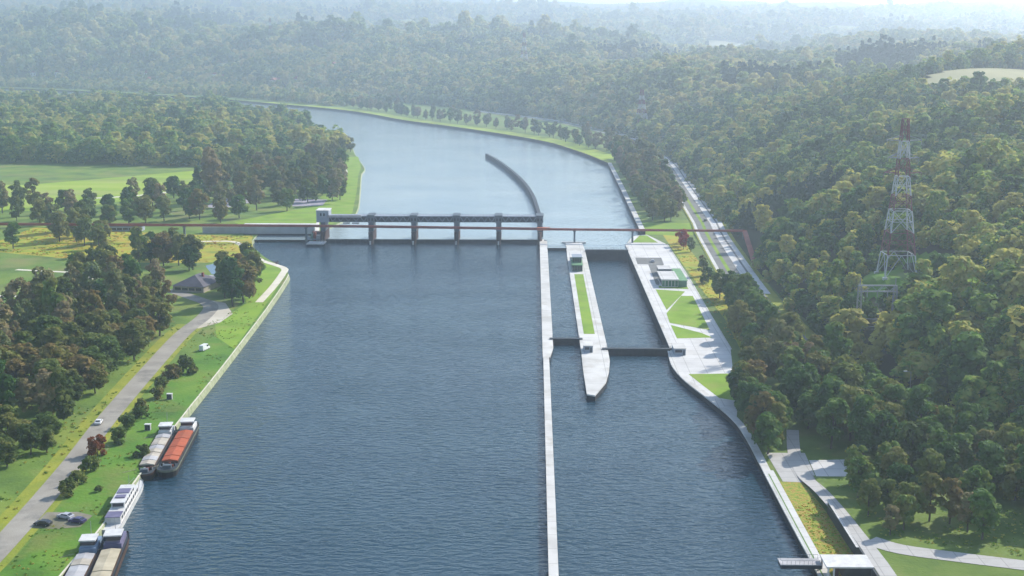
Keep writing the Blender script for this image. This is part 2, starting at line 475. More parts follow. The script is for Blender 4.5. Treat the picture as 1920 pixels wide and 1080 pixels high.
_t = np.random.default_rng(5).random((64, 64))
def vnoise(x, y):
    xi, yi = np.floor(x).astype(int), np.floor(y).astype(int)
    fx, fy = x - xi, y - yi
    fx, fy = fx * fx * (3 - 2 * fx), fy * fy * (3 - 2 * fy)
    T = lambda a, b: _t[a % 64, b % 64]
    return (T(xi, yi) * (1 - fx) + T(xi + 1, yi) * fx) * (1 - fy) + (T(xi, yi + 1) * (1 - fx) + T(xi + 1, yi + 1) * fx) * fy

def height(p):
    d = foot_distance(p)
    x, y = p[:, 0], p[:, 1]
    left = 1 / (1 + np.exp((x + 500) / 260))
    far = np.clip((y - 1500) / 1500, 0, 1)
    A = 62 + 30 * vnoise(x / 300 + 3, y / 300 + 9) + 85 * left - 14 * far
    dp = np.maximum(d, 0)
    slope = 0.62 + 0.12 * np.clip((900 - y) / 300, 0, 1)
    h = 2 + A * (1 - np.exp(-dp * slope / A)) + 0.004 * np.minimum(dp, 6400) + 6.4e-6 * np.minimum(dp, 6400) ** 2
    grow = np.clip(dp / 400, 0, 1)
    n = (vnoise(x / 420 + 20, y / 420) - 0.5) * (95 - 30 * far) + (vnoise(x / 170, y / 170 + 40) - 0.5) * 42
    n += (vnoise(x / 1300 + 7, y / 1300 + 2) - 0.5) * 90 * np.clip(dp / 1500, 0, 1)
    h += n * grow
    k = np.exp(-(((x - 158) / 15) ** 2 + ((y - 552) / 15) ** 2) ** 2)
    h = h * (1 - k) + 23.5 * k
    low = np.clip(-d / 14, 0, 1)
    h = np.where(d < 0, 2 - 9 * low, h)
    return h

def make_terrain():
    def axis(a, b, c, near, step0, far):
        out = []
        v = a
        while v < b: out.append(v); v += step0
        while v < c: out.append(v); v += (v - b) * far + step0
        return out
    xr = axis(90, 560, 7500, 0, 9, 0.05)
    xl = [-(q) for q in axis(-90, 700, 9500, 0, 22, 0.06)][1:][::-1]
    xs = np.array(xl + xr)
    ys = np.array([-400, -250, -100, 50] + axis(120, 1500, 2000, 0, 11, 0.0)[:-1] + axis(1640, 3900, 11000, 0, 28, 0.05))
    ys = np.unique(np.round(ys, 2))
    X, Y = np.meshgrid(xs, ys)
    P = np.stack([X.ravel(), Y.ravel()], 1)
    Z = height(P)
    nx, ny = len(xs), len(ys)
    verts = np.column_stack([P, Z])
    i = np.arange(nx * ny).reshape(ny, nx)
    quads = np.stack([i[:-1, :-1].ravel(), i[:-1, 1:].ravel(), i[1:, 1:].ravel(), i[1:, :-1].ravel()], 1)
    me = bpy.data.meshes.new('terrain')
    me.vertices.add(len(verts)); me.vertices.foreach_set('co', verts.ravel())
    me.loops.add(quads.size); me.loops.foreach_set('vertex_index', quads.ravel())
    me.polygons.add(len(quads)); me.polygons.foreach_set('loop_start', np.arange(0, quads.size, 4))
    me.update(calc_edges=True)
    me.shade_smooth()
    me.materials.append(M['forest_floor'])
    o = link(bpy.data.objects.new('terrain', me))
    o['kind'] = 'structure'
    return o
make_terrain()

def ground_z(x, y):
    return float(height(np.array([[x, y]], float))[0])

# ------------------------------------------------------------------ water
LOW, UP, LOCKZ, LAND, QUAY = 0.0, 1.5, -3.0, 2.2, 2.2
GW0, GW1 = 3.6, 7.5            # guide wall beside the small lock
sheet('river', [(-420, -300), (4.6, -300), (4.6, 788), (-420, 788)], LOW, 'water')
sheet('lock_approach_water', [(4.6, -300), (330, -300), (330, 500), (30, 500), (30, 518), (4.6, 518)], LOW, 'water')
sheet('small_lock_water', [(5, 518), (22, 518), (22, 752), (5, 752)], UP - 0.5, 'water')
sheet('large_lock_water', [(26, 500), (56, 500), (56, 744), (26, 744)], LOCKZ, 'water')
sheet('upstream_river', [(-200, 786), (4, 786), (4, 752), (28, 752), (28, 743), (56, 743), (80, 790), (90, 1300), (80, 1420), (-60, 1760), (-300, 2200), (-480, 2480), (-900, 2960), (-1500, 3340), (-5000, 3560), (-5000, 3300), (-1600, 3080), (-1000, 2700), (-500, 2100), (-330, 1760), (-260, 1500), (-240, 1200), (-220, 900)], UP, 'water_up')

# ------------------------------------------------------------------ banks
LEFT_EDGE = [(-108, -300), (-109.5, 150), (-110.5, 280), (-111.5, 320), (-116, 396), (-119, 475), (-123.8, 577), (-128.5, 650), (-131, 668), (-136, 682), (-151, 712), (-161, 735), (-172, 765), (-175, 784), (-176, 803)]
LEFT_UP = [(-140, 808), (-133, 850), (-127.5, 904), (-142, 1032), (-158, 1160), (-163, 1220), (-192, 1365), (-230, 1565), (-296, 1768), (-421, 2145), (-640, 2440), (-1000, 2790), (-1500, 3120), (-2600, 3300), (-5000, 3420)]
le = smooth_line(LEFT_EDGE, 3)
lu = smooth_line(LEFT_UP, 4)
sheet('left_bank_ground', le + [(-140, 803)] + lu + [(-9000, 3950), (-9000, -300)], LAND, 'grass')
# sloping stone edge of the left bank
def revetment(name, line, w, z0, z1, mat):
    o = offset(line, -w)
    n = len(line)
    vs = [(p[0], p[1], z1) for p in line] + [(p[0], p[1], z0) for p in o]
    fs = [(i, n + i, n + i + 1, i + 1) for i in range(n - 1)]
    r = mesh_obj(name, vs, fs, mat); r['kind'] = 'structure'
    return r
revetment('stone_bank', le, 0.8, -0.6, LAND, 'stone')
revetment('stone_bank', lu, 2.0, 0.6, LAND, 'stone')
ribbon('bank_edging', le[3:24], 0.0, 0.5, LAND + 0.02, 'path')
ribbon('bank_grass_strip', [p for p in le if p[1] < 640], 0.4, 15, LAND + 0.012, 'bank_grass')
# upstream right bank
UR = [(67, 806), (67.3, 835), (69.4, 1022), (71.2, 1249)]
UR2 = [(71.2, 1249), (47, 1375), (4.5, 1527), (-95, 1727), (-190, 1888), (-266, 2054), (-335, 2175), (-470, 2350), (-700, 2620), (-1100, 2960), (-1700, 3260), (-3000, 3450), (-6000, 3600)]
ur2 = smooth_line(UR2, 4)
UPZ = 5.0
foot_in = offset(FOOT, -12)
fr = [p for p in foot_in if p[1] > 845]
sheet('upstream_bank_ground', [(67.3, 840), (69.4, 1022)] + ur2 + fr[::-1] + [(142, 840)], UPZ, 'grass')
sheet('bank_ramp', [(67, 806), (142, 806), (142, 840.2), (67.3, 840.2)], [LAND + 0.01, LAND + 0.01, UPZ + 0.004, UPZ + 0.004], 'lawn')
right_ground = [(67, 300), (67, 352), (67, 380), (67, 404), (61, 430.6), (55.3, 453.7), (55, 500), (55, 765), (61.5, 800), (67, 806.5), (142, 806.5), (140, 640), (150, 560), (165, 470), (185, 400), (215, 260), (240, 100), (330, -300), (67.5, -300)]
rg = [(p[0] + (1.2 if i < 6 else 0), p[1]) for i, p in enumerate(right_ground)]
sheet('right_bank_ground', rg, LAND - 0.03, 'deep_lawn')

ribbon('upstream_bank_lawn', ur2[:30], -24, -1.2, UPZ + 0.03, 'verge_lawn')
# ------------------------------------------------------------------ quay walls
def wall_thing(name, label, line, w0, w1, z0, z1, cap=0.45, capmat='concrete', mat='shaded_wall', group=None):
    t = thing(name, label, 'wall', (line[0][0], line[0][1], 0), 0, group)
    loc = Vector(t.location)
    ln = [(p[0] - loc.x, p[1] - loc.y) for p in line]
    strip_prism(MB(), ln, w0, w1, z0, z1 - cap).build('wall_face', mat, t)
    e = 0.06
    lo, hi = min(w0, w1) - e, max(w0, w1) + e
    strip_prism(MB(), ln, lo, hi, z1 - cap, z1).build('coping', capmat, t)
    return t
qline = smooth_line([(53.6, 500), (52.9, 486), (53.0, 473), (55.3, 454.5), (60.6, 431), (65.4, 407), (66.7, 385), (66.6, 352), (66.6, 320), (66.8, 280), (67, 200), (67, -100)], 4)
wall_thing('quay_wall', 'dark quay wall with pale coping curving along the right bank below the lock', qline, 0, 2.2, -6, QUAY)
wall_thing('quay_wall', 'straight black quay wall with pale coping upstream of the lock on the right bank', smooth_line(UR, 6), -3.4, 0, -4, UPZ + 0.15)
wall_thing('quay_wall', 'long dark quay wall bending left below the row of trees upstream', ur2[:44], -1.3, 0, -4, UPZ + 0.12, cap=0.2, capmat='verge')
t = wall_thing('guide_wall', 'long narrow white topped guide wall running down the river from the weir', [(4.7, 786), (4.7, 760), (4.75, 490), (4.75, 270), (4.8, 60), (4.8, -250)], -1.1, 1.1, -6, QUAY)
loc = Vector(t.location)
m = MB(); m.prism([(3.35 - loc.x, 786 - loc.y), (7.6 - loc.x, 786 - loc.y), (7.6 - loc.x, 506 - loc.y), (6.2 - loc.x, 490 - loc.y), (3.5 - loc.x, 490 - loc.y)], -6, QUAY - 0.46)
m.build('lock_side_wall', 'shaded_wall', t)
m = MB(); m.prism([(3.2 - loc.x, 780 - loc.y), (7.75 - loc.x, 780 - loc.y), (7.75 - loc.x, 505 - loc.y), (6.3 - loc.x, 489 - loc.y), (3.4 - loc.x, 489 - loc.y)], QUAY - 0.45, QUAY + 0.02)
m.build('wide_coping', 'concrete', t)
jl = smooth_line([(4.2, 800), (3.8, 850), (2.1, 907), (-2.3, 998), (-12.8, 1109), (-32.6, 1246), (-50.7, 1340)], 5)
wall_thing('curved_jetty', 'black curved dividing wall reaching upstream from the weir', jl, -1.2, 1.2, -4, UP + 4.2, cap=0.3, mat='gate', capmat='gate')  # gate black carries the shade on the jetty face in its colour

# ------------------------------------------------------------------ lock island
isl = thing('lock_island', 'long pale concrete island between the two lock chambers', 'island', (24, 600, 0))
def rel(pts, o): return [(p[0] - o[0], p[1] - o[1]) for p in pts]
IO = (24, 600)
outline = [(19.0, 773), (19.0, 744), (18.8, 720), (18.9, 520), (18.9, 497), (18.6, 470), (18.7, 436), (21.5, 434.5), (26.2, 452), (28.2, 468), (29.4, 484), (29.6, 500), (29.7, 745), (29.0, 773)]
MB().prism(rel(outline, IO), -6, QUAY - 0.5).build('island_wall', 'shaded_wall', isl)
big = [(p[0] + (0.06 if p[0] > 24 else -0.06), p[1]) for p in outline]
MB().prism(rel(big, IO), QUAY - 0.5, QUAY).build('island_deck', 'concrete', isl)
sheet('island_lawn', rel([(21.1, 668), (21.0, 529), (25.7, 529), (25.9, 668)], IO), QUAY + 0.02, 'lawn', parent=isl)
MB().box(16.6 - IO[0], 31.4 - IO[0], 775 - IO[1], 778 - IO[1], -4, QUAY + 0.05).build('pipe_footing', 'greyconc', isl)

# lock gates
def lock_gate(label, x0, x1, y, z0, z1, deck, depth=1.6):
    t = thing('lock_gate', label, 'lock gate', ((x0 + x1) / 2, y, 0), 0)
    h = (x1 - x0) / 2
    MB().box(-h, h, -depth / 2, depth / 2, z0, z1 - 0.3).build('gate_leaf', 'gate', t)
    MB().box(-h - deck, h + deck, -depth / 2 - 0.25, depth / 2 + 0.25, z1 - 0.3, z1).build('walkway', 'weir_dark', t)
    n = max(3, int((x1 - x0) / 4))
    for s in (-1, 1):
        m = MB()
        for i in range(n + 1):
            xx = -h + 2 * h * i / n
            m.bar((xx, s * depth / 2, z1), (xx, s * depth / 2, z1 + 1.0), 0.07)
        m.bar((-h, s * depth / 2, z1 + 1.0), (h, s * depth / 2, z1 + 1.0), 0.07)
        m.build('railing', 'weir_steel', t)
    for i in range(n):
        xx = -h + 2 * h * (i + 0.5) / n
        MB().box(xx - 0.18, xx + 0.18, -depth / 2 - 0.22, -depth / 2 - 0.003, z0 + 0.5, z1 - 0.31).build('rib', 'gate', t)
    return t
lock_gate('black upper gate of the large lock', 29.8, 54.9, 742.5, -6, QUAY + 0.9, 0.0, 2.8)
lock_gate('long dark lower gate of the large lock with walkway', 29.0, 54.9, 502, -6, QUAY + 0.5, 1.6)
lock_gate('thin dark upper gate of the small lock', 7.8, 18.9, 752, -4, QUAY + 0.25, 0.3)
lock_gate('short dark lower gate of the small lock with walkway', 7.6, 18.9, 519.3, -4, QUAY + 0.45, 1.2)

# right chamber wall
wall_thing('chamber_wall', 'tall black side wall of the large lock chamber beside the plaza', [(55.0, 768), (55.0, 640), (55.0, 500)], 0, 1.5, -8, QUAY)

# ------------------------------------------------------------------ plaza on the right bank
sheet('plaza', [(55.6, 768), (80.2, 768.5), (80.6, 660), (79.6, 568), (79.2, 503), (75.5, 473), (70, 425), (66.8, 407), (61.4, 431), (56.2, 455), (54.4, 474), (54.5, 500), (55.6, 505)], LAND - 0.005, 'paving')
sheet('plaza_point', [(55.6, 767.9), (61.8, 800), (67.5, 806), (71.5, 806.5), (80.2, 768.4)], LAND - 0.006, 'paving')
lawnz = LAND + 0.03
for p in ([(59.8, 775), (66.5, 803), (71.0, 804), (75.5, 775)],
          [(60.4, 627), (74.5, 622), (61.0, 578)],
          [(71.3, 611), (77.0, 611), (75.4, 537), (59.6, 551), (60.2, 571)],
          [(59.6, 547), (71.2, 531.5), (74.6, 523.4), (59.6, 521.4)],
          [(57.6, 464), (75.5, 465), (70.5, 428), (64.5, 432)],
          [(62.8, 636.5), (77, 636), (77, 628), (62.5, 631)]):
    sheet('plaza_lawn', p, lawnz, 'lawn')
sheet('car_park', [(57.4, 720), (72.2, 720), (71.6, 700), (66.8, 660), (63.0, 637.5), (61.8, 640), (62.9, 698), (57.0, 699)], lawnz, 'dark_asphalt')
m = thing('kerb', 'low pale kerb edging the sloping verge beside the plaza', 'kerb', (80.4, 660, LAND))
MB().prism(rel([(79.2, 503), (79.7, 503), (80.1, 568), (81.1, 660), (80.7, 768), (80.2, 768), (80.6, 660), (79.6, 568)], (80.4, 660)), -0.05, 0.14).build('kerb_stone', 'concrete', m)
ribbon('verge', [(86.5, 806), (87, 700), (88, 640), (90, 560), (88, 500)], 5.2, -5, LAND + 0.01, 'yellow_meadow')

def window_row(parent, n, x0, x1, y, z0, z1, axis='x', mat='glass', name='window', d=0.05):
    for i in range(n):
        a = x0 + (x1 - x0) * (i + 0.08) / n
        b = x0 + (x1 - x0) * (i + 0.92) / n
        if axis == 'x': MB().box(a, b, y - d, y + d, z0, z1).build(name, mat, parent)
        else: MB().box(y - d, y + d, a, b, z0, z1).build(name, mat, parent)

# service building with green glazing
t = thing('service_building', 'low white roofed building with green glazed front on the plaza', 'building', (68.5, 645, LAND))
MB().box(-4.4, 3.8, -11.5, 11, 0, 3.5).build('wall', 'white', t)
MB().box(-4.8, 4.2, -11.9, 11.4, 3.5, 3.95).build('roof', 'paving', t)
window_row(t, 5, -4.4, 3.8, -11.55, 0.35, 3.2, 'x', 'greenglass', 'pane', 0.1)
window_row(t, 8, -11, 10.5, -4.45, 0.9, 2.9, 'y', 'glass')
MB().box(3.85, 8.2, -11.5, 22, 0, 3.1).build('side_wing', 'greenglass', t)
MB().box(3.85, 8.5, -11.8, 22.3, 3.1, 3.4).build('planted_roof', 'greenroof', t)
MB().box(-3.0, 3.6, 20, 30, 0, 3.3).build('rear_block', 'weir_steel', t)
MB().box(-3.3, 3.8, 19.7, 30.3, 3.3, 3.6).build('rear_roof', 'paving', t)
# control house on the island
t = thing('control_house', 'green glazed lock control house on the island', 'building', (23, 690, QUAY))
MB().box(-3.2, 3.2, 2, 20, 0, 4.6).build('wall', 'concrete', t)
MB().box(-3.5, 3.5, 1.7, 20.3, 4.6, 5.0).build('roof', 'paving', t)
MB().box(-2.8, 2.8, -14, 2, 0, 3.4).build('lower_wall', 'greenglass', t)
MB().box(-3.0, 3.0, -14.3, 1.7, 3.4, 3.7).build('planted_roof', 'greenroof', t)
MB().box(-2.4, 2.4, -8, 1.6, 3.7, 6.6).build('watch_room', 'greenglass', t)
MB().box(-2.7, 2.7, -8.3, 1.68, 6.6, 6.9).build('upper_roof', 'weir_light', t)
window_row(t, 4, -2.8, 2.8, -14.05, 0.6, 3.0, 'x', 'glass', 'pane', 0.08)
window_row(t, 4, -2.4, 2.4, -8.05, 4.3, 6.2, 'x', 'glass', 'pane', 0.08)
# gate cabins
def cabin(label, x, y, w, l, h):
    t = thing('gate_cabin', label, 'cabin', (x, y, QUAY), 0)
    MB().box(-w / 2, w / 2, -l / 2, l / 2, 0, h).build('wall', 'weir_light', t)
    MB().box(-w / 2 - 0.2, w / 2 + 0.2, -l / 2 - 0.2, l / 2 + 0.2, h, h + 0.25).build('roof', 'concrete', t)
    MB().box(-w / 2 + 0.4, w / 2 - 1.4, -l / 2 - 0.06, -l / 2 + 0.05, h * 0.45, h * 0.85).build('window', 'glass', t)
    MB().box(w / 2 - 1.2, w / 2 - 0.3, -l / 2 - 0.06, -l / 2 + 0.05, 0.02, h * 0.8).build('door', 'weir_steel', t)
cabin('small grey cabin on the plaza at the end of the large lower gate', 57.6, 497, 4.6, 9, 2.6)
cabin('small grey cabin on the island between the two lower gates', 21.6, 500, 3.6, 7, 2.6)

# ------------------------------------------------------------------ weir
weir = thing('weir', 'grey weir with five bays, tall piers and a service bridge across the river', 'weir', (-64, 786, 0))
WX = [-131, -101.2, -74.7, -48.2, -22.2, 3.2]
def wl(x): return x + 64
for i, x in enumerate(WX):
    w = 1.35
    pp = [(wl(x) - w, -6), (wl(x), -9), (wl(x) + w, -6), (wl(x) + w, 13), (wl(x), 16), (wl(x) - w, 13)]
    p = MB().prism(pp, -6, 7.6).build('pier', 'pier_dark', weir)
    MB().box(wl(x) - w - 0.15, wl(x) + w + 0.15, -4, 9, 7.6, 13.2).build('pier_shaft', 'weir_steel', p)
    cw, ct = (2.1, 17.35) if i else (3.8, 20.3)
    cb = MB().box(wl(x) - cw, wl(x) + cw, -4.2, 7, 13.2, ct).build('hoist_house', 'weir_light' if i == 0 else 'weir_steel', p)
    MB().box(wl(x) - cw - 0.25, wl(x) + cw + 0.25, -4.5, 7.3, ct, ct + 0.35).build('hoist_roof', 'paving' if i == 0 else 'weir_steel', p)
    for s in (-1, 1):
        MB().box(wl(x) + s * 1.0 - 0.5, wl(x) + s * 1.0 + 0.5, -4.32, -4.1, ct - 3.2, ct - 1.5).build('window', 'glass', p)
    MB().box(wl(x) - 0.45, wl(x) + 0.45, -9.3, -8.2, 0.1, 2.3).build('fender', 'concrete', p)
for i in range(5):
    a, b = wl(WX[i]) + 1.35, wl(WX[i + 1]) - 1.35
    g_ = MB().box(a + 0.02, b - 0.02, -2.5, -1.4, -5, 2.0).build('weir_gate', 'gate', weir)
    m = MB(); m.box(a + 0.05, b - 0.05, -2.8, -1.2, 2.0, 2.35); m.build('gate_top_beam', 'weir_dark', g_)
    for k in range(7):
        xx = a + (b - a) * (k + 0.5) / 7
        MB().box(xx - 0.2, xx + 0.2, -3.0, -2.503, -0.5, 1.98).build('rib', 'gate', g_)
    a, b = wl(WX[i]) + (2.1 if i else 3.8), wl(WX[i + 1]) - 2.1
    s = MB().box(a + 0.02, b - 0.02, -2.2, 5, 13.4, 16.6).build('bridge_girder', 'weir_dark', weir)
    MB().box(a + 0.03, b - 0.03, -2.7, 5.4, 16.6, 17.0).build('bridge_deck', 'weir_light', s)
    MB().box(a + 0.02, b - 0.02, -2.5, -2.2, 13.1, 13.5).build('lower_flange', 'weir_steel', s)
    n = 9
    for k in range(n):
        xx = a + (b - a) * (k + 0.5) / n
        MB().box(xx - 0.12, xx + 0.12, -2.42, -2.203, 13.52, 16.58).build('stiffener', 'weir_steel', s)
    m = MB()
    for k in range(10):
        xa, xb = a + (b - a) * k / 10, a + (b - a) * (k + 1) / 10
        m.bar((xa, -2.55, 13.5 if k % 2 else 16.6), (xb, -2.55, 16.6 if k % 2 else 13.5), 0.22)
    m.build('lattice', 'weir_light', s)
    m = MB()
    for k in range(13):
        xx = a + (b - a) * k / 12
        m.bar((xx, -2.5, 17.0), (xx, -2.5, 18.1), 0.08)
    m.bar((a, -2.5, 18.1), (b, -2.5, 18.1), 0.09); m.bar((a, -2.5, 17.55), (b, -2.5, 17.55), 0.06)
    m.build('railing', 'weir_steel', s)
m = MB(); m.box(wl(-128), wl(-107), -4.2, -2.8, 16.2, 17.6); m.build('stoplog_beam', 'lightgrey', weir)
for x in (-118.5, -112.8):
    MB().box(wl(x), wl(x) + 4.2, -3.6, -2.9, 12.0, 13.0).build('inspection_panel', 'white', weir)
MB().box(wl(-120), wl(-107), -3.4, -2.8, 10.4, 11.0).build('catwalk', 'weir_steel', weir)

# weir abutment walls on the left
t = thing('abutment_wall', 'tall dark retaining wall with white coping left of the weir', 'wall', (-160, 806, 0))
MB().box(-25, 19.6, -2.5, 2.5, -5, 8.0).build('wall_face', 'greyconc', t)
MB().box(-25.2, 19.8, -2.8, 2.8, 8.0, 8.6).build('coping', 'paving', t)
MB().box(19.62, 20.4, -2.7, 14, -5, 8.3).build('end_wall', 'paving', t)
MB().box(-25, 19.6, -3.3, -2.53, -5, 2.6).build('wall_toe', 'shaded_wall', t)
t = thing('abutment_wall', 'lower grey retaining wall with white top behind the yellow meadow', 'wall', (-199, 809, 0))
MB().box(-13.4, 13.6, -2, 2, 0, 6.2).build('wall_face', 'greyconc', t)
MB().box(-13.6, 13.6, -2.3, 2.3, 6.2, 6.8).build('coping', 'paving', t)
t = thing('landing_platform', 'small white concrete platform in the water at the left end of the weir', 'platform', (-133.5, 776, 0))
MB().box(-5.5, 4.5, -6, 4, -5, 1.2).build('base', 'shaded_wall', t)
MB().box(-5.8, 4.8, -6.3, 4.3, 1.2, 1.7).build('deck', 'paving', t)
t = thing('turbine_inlet', 'small dark machinery bay between the weir and the abutment wall', 'machinery', (-137.2, 792, 0))
MB().box(-3.2, 3.2, 4, 9, -4, 5).build('housing', 'pier_dark', t)
MB().box(-3.0, -1.6, -2, 3.9, -4, 4.2).build('screen', 'greenglass', t)
MB().box(0.4, 2.6, -1, 2, -4, 3.6).build('cabinet', 'lightgrey', t)
MB().box(-1.4, 0.2, -1, 1, -4, 5.6).build('hoist_frame', 'rust', t)

# ------------------------------------------------------------------ pipe bridge
t = thing('pipe_bridge', 'thin red brown pipe bridge crossing the river in front of the weir', 'bridge', (0, 774.5, 0))
def pb(x0, x1, z0, z1, h, mat, name='girder'):
    m = MB()
    for dy in (-0.9, 0.9):
        m.add([(x0, dy - 0.15, z0 - h / 2), (x1, dy - 0.15, z1 - h / 2), (x1, dy + 0.15, z1 - h / 2), (x0, dy + 0.15, z0 - h / 2),
               (x0, dy - 0.15, z0 + h / 2), (x1, dy - 0.15, z1 + h / 2), (x1, dy + 0.15, z1 + h / 2), (x0, dy + 0.15, z0 + h / 2)],
              [(3, 2, 1, 0), (4, 5, 6, 7), (0, 1, 5, 4), (1, 2, 6, 5), (2, 3, 7, 6), (3, 0, 4, 7)])
    m.build(name, mat, t)
spans = [(-330, -215, 12.6, 12.3), (-215, -140, 12.3, 12.0), (-140, -101, 12.0, 11.7), (-101, -48, 11.7, 11.1), (-48, 3, 11.1, 10.5), (3, 24, 10.4, 10.2), (24, 59, 10.2, 10.0), (59, 90, 10.0, 9.8), (90, 128, 9.8, 9.6)]
for i, (a, b, za, zb) in enumerate(spans):
    pb(a + 0.05, b - 0.05, za, zb, 1.35 if i < 5 else 1.2, 'rust')
    m = MB(); m.tube((a, 0, za + 0.1), (b, 0, zb + 0.1), 0.5, 0.5, 8); m.build('pipe', 'rust', t)
for x, z in ((-215, 12), (-140, 11.4), (24.4, 9.8), (59.8, 9.6), (90, 9.4), (127.5, 9.2)):
    m = MB(); m.box(x - 0.55, x + 0.55, -0.8, 0.8, QUAY if x != -140 else -4, z - 0.3); m.box(x - 0.8, x + 0.8, -1.3, 1.3, z - 0.9, z - 0.3)
    m.build('post', 'weir_steel', t)
MB().box(1.5, 9.5, -1.4, 1.4, 9.7, 11.4).build('valve_box', 'orange_red', t)
m = MB()
for dx in (-0.9, 0.9):
    m.bar((128 + dx, 0, 9.5), (121 + dx, -78, 4.2), 1.0)
m.build('descending_girder', 'rust', t)
MB().tube((128, 0, 9.6), (121, -78, 4.4), 0.5, 0.5, 8).build('pipe', 'rust', t)

# ------------------------------------------------------------------ road corridor on the right
def road_line(y): return 102.5 + (y - 630) * 0.0365
rl = smooth_line([(186, 150), (156, 260), (134, 340), (116, 410), (105.5, 480), (102.5, 550), (102.3, 630), (109, 810), (118, 1060), (124.5, 1250), (120, 1450), (92, 1640), (20, 1880), (-100, 2110)], 8)
zz = [LAND + 0.35 if p[1] < 800 else LAND + 0.35 + (UPZ + 0.1 - LAND) * min(1, (p[1] - 800) / 40) for p in rl]
def lift(d): return [a + d for a in zz]
# left of travel = -x here
for name, a, b, d, mat in (('road_verge', 7.0, -16, 0.0, 'verge'), ('footway', 6.0, 4.2, 0.06, 'paving'), ('road', 4.2, 0.6, 0.05, 'dark_asphalt'),
                           ('verge_strip', 0.6, -1.4, 0.07, 'lawn'), ('road', -1.4, -5.4, 0.05, 'dark_asphalt'), ('track_slab', -5.4, -9.2, 0.10, 'paving'),
                           ('road', -9.2, -10.4, 0.05, 'dark_asphalt'), ('track_slab', -10.4, -13.5, 0.10, 'paving')):
    cut = [i for i, p in enumerate(rl) if p[1] > (606 if mat == 'paving' else 0)]
    ribbon(name, [rl[i] for i in cut], b, a, [zz[i] + d for i in cut], mat)
# ------------------------------------------------------------------ right foreground park
def park_z(y):
    return LAND + 0.03 + 3.1 * min(1, max(0, (352 - y) / 45))
PZ = LAND + 3.13
lp = [(80.2, 352), (78.6, 322), (78.2, 300), (78.6, 285), (79.2, 262), (80, 150), (230, 150), (190, 260), (160, 340), (100, 352)]
sheet('park_lawn', lp, [park_z(p[1]) for p in lp], 'deep_lawn')
pl = smooth_line([(83.2, 395), (79.2, 372), (77.8, 352), (79.2, 337), (79.8, 322), (80.0, 305), (80.8, 290), (81.2, 270), (80.5, 200)], 5)
ribbon('footpath', pl, -2.3, 1.6, [park_z(p[1]) + 0.09 for p in pl], 'walk')
sheet('footpath_square', [(70.3, 372), (82, 372), (80.4, 345.5), (70.6, 346.5)], LAND + 0.05, 'walk')
bl = smooth_line([(82, 296), (88, 290.5), (100, 286), (118, 280), (150, 268)], 4)
ribbon('footpath_branch', bl, -3, 3, PZ + 0.1, 'walk')
sheet('plaza_slab', [(81.8, 365), (93, 366), (90, 349), (80.6, 346)], LAND + 0.11, 'paving')
t = thing('retaining_wall', 'dark retaining wall with thin pale top between flower meadow and footpath', 'wall', (77.6, 322, LAND))
wlne = [(0, 0), (0.1, -16), (0.5, -32), (0.7, -60), (1.3, -170)]
m = MB()
for i in range(4):
    q = [wlne[i], (wlne[i][0] + 0.5, wlne[i][1]), (wlne[i + 1][0] + 0.5, wlne[i + 1][1]), wlne[i + 1]]
    m.prism(q, -0.3, 3.3)
m.build('wall_face', 'weir_dark', t)
m = MB(); m.box(-0.1, 0.62, -31, -0.2, 3.3, 3.45); m.build('coping', 'paving', t)
sheet('flower_meadow', [(69.5, 346.4), (76.2, 346.4), (77.7, 322), (77.9, 305), (78.4, 285), (79, 150), (69.5, 150)], LAND + 0.02, 'flower')
sheet('promenade', [(67.2, 356), (69.6, 356), (69.6, 150), (67.2, 150)], LAND + 0.045, 'paving')
sheet('planting_strip', [(67.55, 353), (67.9, 353), (67.9, 150), (67.55, 150)], LAND + 0.075, 'planting')
# belvedere: deck over the water with a white roof
t = thing('belvedere', 'white roofed belvedere with a walkway jutting out over the river', 'pavilion', (67.5, 285.5, LAND))
MB().box(-9.4, 0.2, -2.1, 1.6, 1.0, 1.9).build('walkway', 'weir_dark', t)
MB().box(-9.5, 0.22, -2.2, 1.7, 1.9, 2.12).build('walkway_deck', 'lightgrey', t)
MB().box(0.3, 11.2, -6.4, 0.9, 3.1, 3.45).build('roof', 'white', t)
for x, y in ((0.6, -6.1), (0.6, 0.5), (1.9, -6.1)):
    MB().box(x, x + 0.35, y - 0.17, y + 0.17, -0.05, 3.1).build('post', 'white', t)
MB().box(2.4, 3.2, -6.0, -5.2, -0.05, 3.1).build('wall_pillar', 'pier_dark', t)
MB().box(4.6, 11.0, -6.0, 0.6, -0.05, 3.08).build('room', 'weir_dark', t)
m = MB()
for x in range(-9, 1): m.bar((x, -2.1, 2.1), (x, -2.1, 3.1), 0.05); m.bar((x, 1.6, 2.1), (x, 1.6, 3.1), 0.05)
m.bar((-9.4, -2.1, 3.1), (0, -2.1, 3.1), 0.06); m.bar((-9.4, 1.6, 3.1), (0, 1.6, 3.1), 0.06); m.bar((-9.4, -2.1, 3.1), (-9.4, 1.6, 3.1), 0.06)
m.build('railing', 'weir_steel', t)

